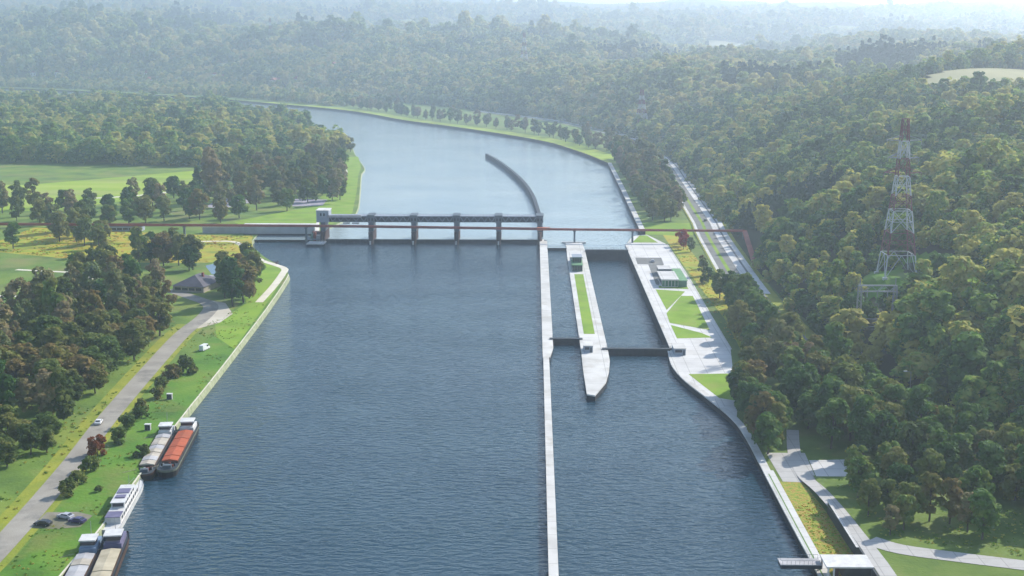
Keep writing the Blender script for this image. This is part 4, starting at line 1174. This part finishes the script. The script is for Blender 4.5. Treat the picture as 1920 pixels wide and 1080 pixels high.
for k_ in range(17):
    put_tree(random.choice(['green', 'olive', 'green']), 95.5 + 1.8 * math.sin(k_ * 2.3) + max(0, (500 - (478 + 6.4 * k_)) * 0.12), 478 + 6.4 * k_, LAND, ordinal(k_ + 1) + ' tree from the near end of the tall row along the road', 'tall trees along the road', random.uniform(1.2, 1.5))
put_tree('red', 88.6, 762, LAND, 'red leaved tree beside the road next to the pipe bridge', None, 0.85, i=0)
put_tree('red', 88.2, 750, LAND, 'smaller dark red tree in front of the red tree by the plaza verge', None, 0.65, i=1)
put_tree('grey', 91.5, 741, LAND, 'grey leafed round tree just below the red trees', None, 0.7)
for x, y, k, s, lab in ((70.6, 371, 'green', 1.15, 'leafy tree at the quay edge nearest the grey path square'), (71.3, 384, 'olive', 1.2, 'broad olive tree leaning over the quay above the path square'), (74.2, 378, 'green', 1.0, 'green tree just behind the quay edge trees by the path'), (74.6, 391, 'green', 1.25, 'tall green tree shading the upper end of the footpath')):
    put_tree(k, x, y, LAND, lab, None, s)
# upstream right bank
cnt += grove([(77, 842), (100, 842), (107, 1000), (112, 1180), (116, 1300), (82, 1310), (79, 1240), (77, 1000)], 10.8, ['grey', 'olive', 'olive', 'grey', 'green'], 'upright tree of the plantation behind the straight upstream quay', 'trees behind the straight upstream quay', z=UPZ, s=(1.05, 1.4), seed=8, keep=(44, (82, 860)))
row = smooth_line([(70, 1345), (38, 1452), (0, 1580), (-85, 1752), (-178, 1912), (-252, 2075), (-330, 2205)], 14)
for off, st in ((-13, 20), (-30, 15)):
    ol = offset(row, off)
    acc, kk = 99, 0
    for i in range(1, len(ol)):
        acc += math.hypot(ol[i][0] - ol[i - 1][0], ol[i][1] - ol[i - 1][1])
        if acc > st:
            acc = 0; kk += 1
            px, py = ol[i][0] + random.uniform(-4, 4), ol[i][1] + random.uniform(-4, 4)
            if off == -13:
                put_tree(random.choice(['grey', 'grey', 'brown', 'green']), px, py, UPZ, ordinal(kk) + ' tall tree from the near end of the row along the bending upstream quay', 'row of trees along the upstream quay', random.uniform(1.1, 1.5)); cnt += 1
            else:
                EXTRA.append((px, py, UPZ, random.uniform(1.0, 1.5)))
# left bank
cnt += grove([(-148, 395), (-153.5, 455), (-158, 530), (-168, 578), (-190, 604), (-235, 604), (-235, 500), (-205, 395)], 10.5, ['brown', 'brown', 'olive', 'brown', 'olive'], 'brownish tree of the dense thicket left of the country road', 'trees of the thicket beside the country road', s=(0.85, 1.25), seed=9, sxy=1.25, keep=(42, (-140, 470)))
cnt += grove([(-143, 355), (-152, 395), (-180, 390), (-165, 345)], 10, ['brown', 'olive'], 'brownish tree in the near left corner above the road', 'trees in the near left corner', s=(0.6, 0.85), seed=10, sxy=1.2)
for x, y, k, s, lab in ((-130, 462, 'shrub', 1.15, 'large brown shrub nearest the parked van'), (-133.6, 456, 'shrub', 1.0, 'brown shrub touching the road beside the largest shrub'), (-133.4, 440, 'oshrub', 0.9, 'olive shrub at the road edge below the brown shrubs'),
                        (-131, 428, 'shrub', 0.75, 'low dark shrub halfway along the road verge'), (-131.5, 411, 'shrub', 1.0, 'dark brown shrub across the road from the white car'), (-129.5, 404, 'oshrub', 0.9, 'olive shrub on the bank below the white car'),
                        (-131, 394, 'oshrub', 1.0, 'round olive shrub just above the rust bush'), (-128.6, 378, 'oshrub', 0.95, 'olive shrub on the slope right of the rust bush'), (-131.2, 366, 'rust', 1.0, 'round rust orange bush beside the country road'),
                        (-128.6, 352, 'oshrub', 1.0, 'yellow green shrub below the rust bush'), (-128.4, 341, 'oshrub', 0.85, 'olive shrub further down the verge near the picture edge'), (-128.2, 332, 'shrub', 0.8, 'dark shrub lowest on the verge above the parked cars'),
                        (-117.5, 366, 'shrub', 0.7, 'small dark bush on the bank beside the cream barge'), (-120.5, 335, 'oshrub', 0.4, 'tiny bush on the grass bank beside the white cruiser')):
    put_tree(k, x, y, LZ, lab, None, s, 'shrub', 'shrub')
NW = [(-227, 627), (-222, 634), (-211, 620), (-216, 640), (-203, 606), (-233, 640), (-206, 632)]
NW2 = [(-213, 695), (-204, 687), (-202, 704), (-209, 708), (-187, 674), (-183.5, 678), (-215, 684), (-196, 692)]
NW3 = [(-141, 583), (-138, 592), (-136.5, 602), (-145.5, 607), (-142.5, 627), (-148, 600), (-147, 622), (-139, 615), (-152, 612), (-146, 640), (-150, 652)]
WB = [(-322, 872), (-306, 860), (-300, 886), (-288, 789), (-271, 758), (-263, 768), (-271, 848), (-264, 853), (-252, 861), (-239, 874), (-230, 869), (-212, 854), (-204, 875), (-296, 820), (-310, 806), (-283, 835), (-330, 840), (-276, 880), (-246, 895), (-222, 890), (-292, 772), (-310, 745), (-259, 745), (-250, 722), (-345, 895), (-360, 880), (-335, 905), (-378, 900), (-322, 915), (-390, 870), (-352, 860), (-368, 925)]
UPP = [(-256, 993), (-261, 1066), (-271, 1149), (-243, 1086), (-242, 1149), (-215, 1086), (-213, 1150), (-207, 1197), (-178, 916), (-200, 916), (-171, 962), (-157, 978), (-149, 978), (-219, 1302), (-208, 1375), (-267, 901), (-254, 915), (-252, 945), (-232, 1120), (-200, 1110), (-188, 1060), (-185, 1140), (-177, 1090), (-225, 1045), (-205, 1020), (-268, 1020), (-280, 985), (-258, 1110), (-196, 1165), (-183, 1190), (-230, 1180), (-250, 1190), (-275, 1090), (-262, 1035), (-240, 1050), (-168, 1010), (-163, 1040), (-172, 1030), (-176, 1000), (-194, 1085), (-210, 1060), (-222, 1160), (-190, 1240), (-200, 1280), (-216, 1240), (-285, 940), (-296, 925), (-248, 1010), (-236, 1020), (-262, 975), (-228, 1075), (-214, 1120), (-202, 1135), (-193, 1115), (-181, 1120), (-173, 1065), (-180, 1040), (-200, 1050), (-246, 1130), (-258, 1160), (-270, 1175), (-206, 1000), (-214, 1225), (-190, 1210), (-235, 960), (-246, 965), (-300, 945), (-190, 940), (-182, 950), (-210, 935), (-220, 920), (-232, 930), (-215, 960), (-198, 975), (-190, 1000), (-165, 990), (-180, 1015), (-205, 1040), (-218, 1005), (-228, 985), (-245, 985), (-162, 1070), (-168, 1100), (-172, 1130), (-206, 1090), (-220, 1100), (-236, 1100), (-186, 1100), (-195, 1145), (-176, 1160), (-255, 1050), (-150, 955)]
for pts, kinds, s, lab, grp in ((NW, ['green', 'brown', 'green'], (1.25, 1.65), 'tall dark tree above the thicket left of the slate roofed house', 'tall trees left of the house'),
                                (NW2, ['brown', 'green'], (1.2, 1.6), 'dark tree standing in the yellow meadow left of the pond', 'trees in the yellow meadow'),
                                (NW3, ['green', 'green', 'green', 'brown'], (1.2, 1.7), 'tree of the clump between pond and cream riverside path', 'trees between pond and riverside path'),
                                (WB, ['green', 'olive', 'brown', 'olive', 'grey'], (1.2, 1.65), 'tree on the left bank behind and beside the grey shed', 'trees around the grey shed'),
                                (UPP, ['brown', 'green', 'olive', 'olive', 'grey'], (1.25, 1.75), 'tree of the loose wood on the left bank upstream of the weir', 'trees upstream of the weir on the left bank')):
    if pts is UPP:
        EXTRA += [(x, y, LZ, random.uniform(*s)) for x, y in pts[58:]]; pts = pts[:58]
    for x, y in pts:
        put_tree(random.choice(kinds), x + random.uniform(-1.5, 1.5), y + random.uniform(-2, 2), LZ, lab, grp, random.uniform(*s)); cnt += 1
for x, y, s, k, lab in ((-286, 806, 0.85, 'brown', 'round reddish brown tree beside the grey shed'), (-201, 1395, 1.35, 'brown', 'large brownish tree at the river edge upstream of the lawn'), (-208, 1420, 1.2, 'brown', 'second large brownish tree at the river edge upstream')):
    put_tree(k, x, y, LZ, lab, None, s)
print('grove trees', cnt)

# ------------------------------------------------------------------ woodland masses (instanced on points)
def proto_collection(name, spec):
    col = bpy.data.collections.new(name)
    for i, (mat, H, R_, k, n, size, shape, base) in enumerate(spec):
        g = np.random.default_rng(900 + i)
        cs, rs = crown_clumps(g, H, R_, base * H, k, shape)
        me = leaf_mesh('woodland_crown', cs, rs, n, size, mat, g, 0.8, 0.9)
        o = bpy.data.objects.new('woodland_crown', me)
        col.objects.link(o)
    return col
PC = proto_collection('woodland_kinds', [
    ('leaf_forest', 14, 7.0, 26, 760, 0.85, 'round', 0.12), ('leaf_forest', 17, 7.4, 22, 760, 0.9, 'round', 0.15),
    ('leaf_forest', 11, 6.2, 20, 620, 0.85, 'round', 0.10), ('leaf_forest', 19, 6.0, 24, 700, 0.85, 'oval', 0.15),
    ('leaf_forest', 13, 8.2, 24, 800, 0.9, 'round', 0.12), ('leaf_conifer', 19, 4.0, 30, 560, 0.75, 'cone', 0.05)])
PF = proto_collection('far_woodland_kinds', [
    ('leaf_haze', 14, 7.0, 22, 420, 1.15, 'round', 0.12), ('leaf_haze', 17, 7.4, 20, 420, 1.15, 'round', 0.15),
    ('leaf_forest', 11, 6.2, 18, 380, 1.1, 'round', 0.10), ('leaf_haze', 19, 6.0, 22, 400, 1.1, 'oval', 0.15),
    ('leaf_haze', 13, 8.2, 22, 420, 1.15, 'round', 0.12), ('leaf_conifer', 19, 4.0, 26, 360, 1.0, 'cone', 0.05)])
M['tuft'] = leaf_material('grass tufts', [(0.10, 0.21, 0.02), (0.18, 0.32, 0.03), (0.32, 0.38, 0.05), (0.46, 0.42, 0.09)], 0.8, 0.4)
M['flower_tuft'] = leaf_material('flowering tufts', [(0.22, 0.34, 0.03), (0.42, 0.44, 0.04), (0.60, 0.45, 0.05), (0.60, 0.28, 0.09)], 0.9, 0.4)
def tuft_collection(name, mat):
    col = bpy.data.collections.new(name)
    for i in range(5):
        g = np.random.default_rng(50 + i)
        cs = [(g.normal(0, 0.45), g.normal(0, 0.45), 0.25) for _ in range(6)]
        me = leaf_mesh('tuft', cs, [g.uniform(0.25, 0.5) for _ in cs], 46, 0.2, mat, g, 0.9, 0.3)
        col.objects.link(bpy.data.objects.new('tuft', me))
    return col
PT, PW = tuft_collection('tuft_kinds', 'tuft'), tuft_collection('flower_kinds', 'flower_tuft')
PX = bpy.data.collections.new('copse_kinds')
for kk in ('brown', 'grey', 'green'):
    for cm, tm, h in T[kk][:2]: PX.objects.link(bpy.data.objects.new('copse_crown', cm))
def instancer(name, col):
    ng = bpy.data.node_groups.new(name, 'GeometryNodeTree')
    ng.interface.new_socket('Geometry', in_out='INPUT', socket_type='NodeSocketGeometry')
    ng.interface.new_socket('Geometry', in_out='OUTPUT', socket_type='NodeSocketGeometry')
    gi, go = ng.nodes.new('NodeGroupInput'), ng.nodes.new('NodeGroupOutput')
    ci = ng.nodes.new('GeometryNodeCollectionInfo')
    ci.inputs['Collection'].default_value = col; ci.inputs['Separate Children'].default_value = True; ci.inputs['Reset Children'].default_value = True
    ip = ng.nodes.new('GeometryNodeInstanceOnPoints'); ip.inputs['Pick Instance'].default_value = True
    ng.links.new(gi.outputs[0], ip.inputs['Points']); ng.links.new(ci.outputs[0], ip.inputs['Instance'])
    for n_, t_, k_ in (('kind_index', 'INT', 'Instance Index'), ('turn', 'FLOAT_VECTOR', 'Rotation'), ('size', 'FLOAT_VECTOR', 'Scale')):
        a_ = ng.nodes.new('GeometryNodeInputNamedAttribute'); a_.data_type = t_; a_.inputs['Name'].default_value = n_
        ng.links.new(a_.outputs['Attribute'], ip.inputs[k_])
    ng.links.new(ip.outputs[0], go.inputs[0])
    return ng
NG, NX = instancer('instance_trees', PC), instancer('instance_copse', PX)
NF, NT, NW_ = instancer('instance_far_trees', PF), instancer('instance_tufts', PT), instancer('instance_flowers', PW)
def woodland(name, label, P, Z, S, conifer=None, seed=1, ng=None):
    g = np.random.default_rng(seed)
    n = len(P)
    me = bpy.data.meshes.new(name)
    me.vertices.add(n); me.vertices.foreach_set('co', np.column_stack([P, Z]).astype(np.float32).ravel())
    k = g.integers(0, 5, n)
    if conifer is not None: k[conifer] = 5
    a_ = me.attributes.new('kind_index', 'INT', 'POINT'); a_.data.foreach_set('value', k.astype(np.int32))
    rot = np.zeros((n, 3), np.float32); rot[:, 2] = g.uniform(0, 6.28, n)
    a_ = me.attributes.new('turn', 'FLOAT_VECTOR', 'POINT'); a_.data.foreach_set('vector', rot.ravel())
    s = (S * g.uniform(0.6, 1.35, n))[:, None] * np.array([1, 1, 1.0]) * np.column_stack([g.uniform(0.9, 1.15, (n, 2)), g.uniform(0.85, 1.2, n)])
    if n > 3000: s = s * (0.72 + 0.6 * vnoise(P[:, 0] / 70 + 11, P[:, 1] / 70 + 3))[:, None]
    a_ = me.attributes.new('size', 'FLOAT_VECTOR', 'POINT'); a_.data.foreach_set('vector', s.astype(np.float32).ravel())
    me.update()
    o = link(bpy.data.objects.new(name, me))
    md = o.modifiers.new('instances', 'NODES'); md.node_group = ng or NG
    tag(o, label, 'woodland', None, 'stuff')
    return o
# left flat forest
fp = [(-230, 1440), (-205, 1410), (-225, 1330), (-250, 1240), (-330, 1232), (-420, 1245), (-560, 1270), (-1200, 1300), (-1500, 2400), (-1050, 2520), (-720, 2330), (-520, 2180), (-340, 1830), (-262, 1585)]
P = scatter(fp, 10.5, 0.45, 21)
woodland('floodplain_forest', 'broad mixed forest covering the flat left bank inside the river bend', P, np.full(len(P), LZ), np.full(len(P), 1.0), None, 3)
X_ = np.array(EXTRA)
woodland('copse', 'further trees filling the plantings behind the front trees', X_[:, :2], X_[:, 2], X_[:, 3], None, 5, NX)
fb = [q for q in offset(ur2, -34) if q[1] > 2230 and q[0] > -3200]
fo = [q for q in offset(FOOT, 6) if q[1] > 2150 and q[0] > -3300]
P = scatter(fb + fo[::-1], 15, 0.45, 41)
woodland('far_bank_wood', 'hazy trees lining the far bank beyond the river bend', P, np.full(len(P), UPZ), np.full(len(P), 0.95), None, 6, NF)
def tufts(name, label, poly, sp, sc, seed, ng, z=LAND, thin=0.35):
    P = scatter(poly, sp, 2.5, seed)
    P = P[inside(P, poly)]
    P = P[vnoise(P[:, 0] / 9 + 5, P[:, 1] / 9) > thin]
    Zt = np.array([z(x, y) for x, y in P]) if callable(z) else np.full(len(P), z)
    o = woodland(name, label, P, Zt, np.full(len(P), sc), None, seed, ng)
    o['category'] = 'grass'
bank = [(p[0] - 0.5, p[1]) for p in le if 240 < p[1] < 655]
roadr = [q for q in offset(road, -4.2) if 240 < q[1] < 548]
tufts('bank_tufts', 'rough tufts of grass on the left bank between road and river', bank + roadr[::-1], 2.4, 0.36, 61, NT, LAND, 0.5)
tufts('roadside_tufts', 'taller grass along the far side of the country road', [q for q in offset(road, 3.9) if 240 < q[1] < 548] + [(-235, 548), (-200, 240)], 3.0, 0.5, 62, NT, LAND, 0.45)
tufts('meadow_tufts', 'yellow and orange flowering growth in the meadow by the weir', [(-330, 828), (-212, 799), (-178, 797), (-176, 780), (-178, 740), (-180, 702), (-240, 702), (-330, 742)], 2.8, 0.55, 63, NW_, LAND, 0.45)
tufts('wildflowers', 'mixed wildflowers in the meadow between promenade and footpath', [(69.8, 346), (76, 346), (77.4, 322), (77.4, 285), (78, 262), (69.8, 262)], 1.0, 0.26, 64, NW_, LAND, 0.35)
tufts('park_tufts', 'longer grass under the trees of the near right park', [(83, 350), (84, 300), (100, 292), (150, 275), (150, 330), (100, 350)], 2.0, 0.35, 65, NT, lambda x, y: park_z(y), 0.45)
tufts('verge_tufts', 'flowering grass on the verge between plaza and road', [(81.6, 505), (92, 505), (93, 640), (91, 800), (82.4, 765), (81.8, 660)], 2.2, 0.4, 66, NW_, LAND, 0.45)
# hillside forest, finer near, coarser with distance
CLEAR = [(125, 738, 9, 52), (157, 549, 18, 19), (150, 530, 15, 18), (137, 494, 10, 12)]
def clear_mask(p):
    m = np.ones(len(p), bool)
    for x, y, a_, b_ in CLEAR:
        m &= ((p[:, 0] - x) / a_) ** 2 + ((p[:, 1] - y) / b_) ** 2 > 1
    for poly in FIELDS: m &= ~inside(p, poly)
    return m
FARF = [(-1127, 3900, 130, 120), (-532, 3208, 90, 90), (-534, 5365, 220, 200), (100, 5267, 160, 160), (634, 5246, 240, 200), (678, 3348, 130, 110), (1343, 5110, 200, 180), (-760, 3162, 70, 50), (-156, 3084, 100, 90), (186, 2569, 90, 80)]
FIELDS = [[(318, 1085), (380, 1050), (560, 1060), (600, 1260), (420, 1250), (345, 1180)],
          [(-420, 3750), (150, 3850), (300, 4050), (-200, 4200), (-600, 3980)],
          [(600, 4300), (1500, 4400), (1600, 4700), (500, 4650)],
          [(-1500, 4300), (-900, 4150), (-600, 4350), (-1200, 4600)]]
FM = ['ploughed', 'far_meadow', 'ploughed', 'far_meadow']
for k_, (x, y, a_, b_) in enumerate(FARF):
    FIELDS.append([(x + a_ * math.cos(q) * (1 + 0.25 * math.sin(3 * q + k_)), y + b_ * math.sin(q) * (1 + 0.2 * math.cos(2 * q + k_))) for q in np.linspace(0, 2 * math.pi, 14)[:-1]])
    FM.append(('far_meadow', 'ploughed', 'far_meadow')[k_ % 3])
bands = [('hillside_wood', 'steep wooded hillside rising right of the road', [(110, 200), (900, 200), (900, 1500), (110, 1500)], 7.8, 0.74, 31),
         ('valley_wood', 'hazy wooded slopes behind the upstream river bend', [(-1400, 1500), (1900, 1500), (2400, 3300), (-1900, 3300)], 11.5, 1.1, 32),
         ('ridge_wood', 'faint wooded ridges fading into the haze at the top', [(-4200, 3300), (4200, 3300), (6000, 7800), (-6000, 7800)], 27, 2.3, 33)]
for name, lab, poly, sp, sc, seed in bands:
    P = scatter(poly, sp, 0.45, seed)
    if name == 'hillside_wood':
        P2 = scatter([(900, 600), (1500, 900), (1500, 1500), (900, 1500)], 10, 0.45, 77); P = np.concatenate([P, P2])
    d = foot_distance(P)
    P = P[(d > -1) & clear_mask(P)]
    # keep what lies inside a generous cone around the view
    ang = np.arctan2(P[:, 0], P[:, 1])
    P = P[np.abs(ang + 0.018) < 0.52]
    Z = np.maximum(height(P), LAND) - 0.8
    con = (vnoise(P[:, 0] / 160 + 50, P[:, 1] / 160) > 0.82)
    print(name, len(P))
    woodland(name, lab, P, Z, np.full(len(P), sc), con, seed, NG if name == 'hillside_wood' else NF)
for poly, mt in zip(FIELDS, FM):
    pts = scatter(poly, 40, 0.0, 1)
    a = np.array(poly)
    xs = np.linspace(a[:, 0].min(), a[:, 0].max(), 16); ys = np.linspace(a[:, 1].min(), a[:, 1].max(), 10)
    X, Y = np.meshgrid(xs, ys); G = np.stack([X.ravel(), Y.ravel()], 1)
    Zf = height(G) + 1.5
    ins = inside(G, poly)
    fs = []
    for r_ in range(9):
        for c_ in range(15):
            q = [r_ * 16 + c_, r_ * 16 + c_ + 1, (r_ + 1) * 16 + c_ + 1, (r_ + 1) * 16 + c_]
            if sum(ins[q]) >= 3: fs.append(tuple(q))
    o = mesh_obj('hill_field', [(*G[i], Zf[i]) for i in range(len(G))], fs, mt); o['kind'] = 'structure'
# clearing round the pylon
xs = np.linspace(136, 180, 16); ys = np.linspace(528, 574, 16)
X, Y = np.meshgrid(xs, ys); G = np.stack([X.ravel(), Y.ravel()], 1); Zf = height(G) + 0.35
ok = ((G[:, 0] - 158) / 20) ** 2 + ((G[:, 1] - 551) / 20) ** 2 <= 1.2
fs = []
for r_ in range(15):
    for c_ in range(15):
        q = [r_ * 16 + c_, r_ * 16 + c_ + 1, (r_ + 1) * 16 + c_ + 1, (r_ + 1) * 16 + c_]
        if all(ok[q]): fs.append(tuple(q))
o = mesh_obj('clearing', [(*G[i], Zf[i]) for i in range(len(G))], fs, 'bank_grass'); o['kind'] = 'structure'

# ------------------------------------------------------------------ far village and valley road
vr = smooth_line([(-420, 2330), (-640, 2600), (-960, 2900), (-1400, 3200), (-2400, 3420)], 5)
def vill(x, y, w, l, h, rz, lab):
    t = thing('far_house', lab, 'house', (x, y, LZ if foot_distance(np.array([[x, y]]))[0] < 0 else ground_z(x, y) - 1), rz, 'houses of the far village')
    MB().box(-w / 2, w / 2, -l / 2, l / 2, -2, h).build('wall', 'white', t)
    mesh_obj('roof', [(-w / 2 - .5, -l / 2 - .5, h), (w / 2 + .5, -l / 2 - .5, h), (w / 2 + .5, l / 2 + .5, h), (-w / 2 - .5, l / 2 + .5, h), (0, -l / 2 - .5, h + w * 0.4), (0, l / 2 + .5, h + w * 0.4)],
             [(0, 1, 4), (2, 3, 5), (1, 2, 5, 4), (3, 0, 4, 5)], 'rust', t)
    for k in (-0.25, 0.25):
        MB().box(k * w - 1, k * w + 1, -l / 2 - 0.08, -l / 2 + 0.05, h * 0.4, h * 0.75).build('window', 'glass', t)
for i in range(26):
    q = random.random()
    x = -1350 + 900 * q + random.uniform(-60, 60); y = 3330 - 560 * q + random.uniform(-40, 120)
    vill(x, y, random.uniform(12, 20), random.uniform(16, 34), random.uniform(6, 12), random.uniform(-0.5, 0.5), 'small pale house of the far village at the left hill foot')

# small clumps: say which one by counting from the left of the picture
def left_to_right(group, phrase):
    os_ = [o for o in scene.objects if o.get('group') == group and o.parent is None]
    os_.sort(key=lambda o: (o.location.x + 0.0178 * o.location.y) / max(o.location.y, 1))
    for k, o in enumerate(os_): o['label'] = ordinal(k + 1) + ' from the left of the ' + phrase
left_to_right('trees on the quay below the plaza', 'leafy trees leaning over the quay wall below the plaza')
left_to_right('small trees on the plaza verge', 'small trees on the yellow verge beside the plaza')
left_to_right('trees in the near left corner', 'brownish trees in the near left corner above the road')
left_to_right('tall trees left of the house', 'tall dark trees left of the slate roofed house')
left_to_right('trees in the yellow meadow', 'dark trees standing in the yellow meadow')
left_to_right('trees between pond and riverside path', 'trees clumped between pond and cream riverside path')
left_to_right('trees around the grey shed', 'tall trees standing around the grey shed')
left_to_right('houses of the far village', 'small pale houses at the left hill foot')

# ------------------------------------------------------------------ haze
HZ = 575
hz = MB().box(-9600, 9200, -500, 11500, -12, HZ).build('haze', None)
hz['kind'] = 'stuff'
hm = bpy.data.materials.new('haze air')
hm.use_nodes = True
nt = hm.node_tree
nt.nodes.clear()
out = nt.nodes.new('ShaderNodeOutputMaterial')
pv = nt.nodes.new('ShaderNodeVolumePrincipled')
pv.inputs['Color'].default_value = (0.74, 0.855, 1.0, 1)
pv.inputs['Density'].default_value = 0.00021
pv.inputs['Anisotropy'].default_value = 0.6
nt.links.new(pv.outputs[0], out.inputs['Volume'])
hz.data.materials.append(hm)
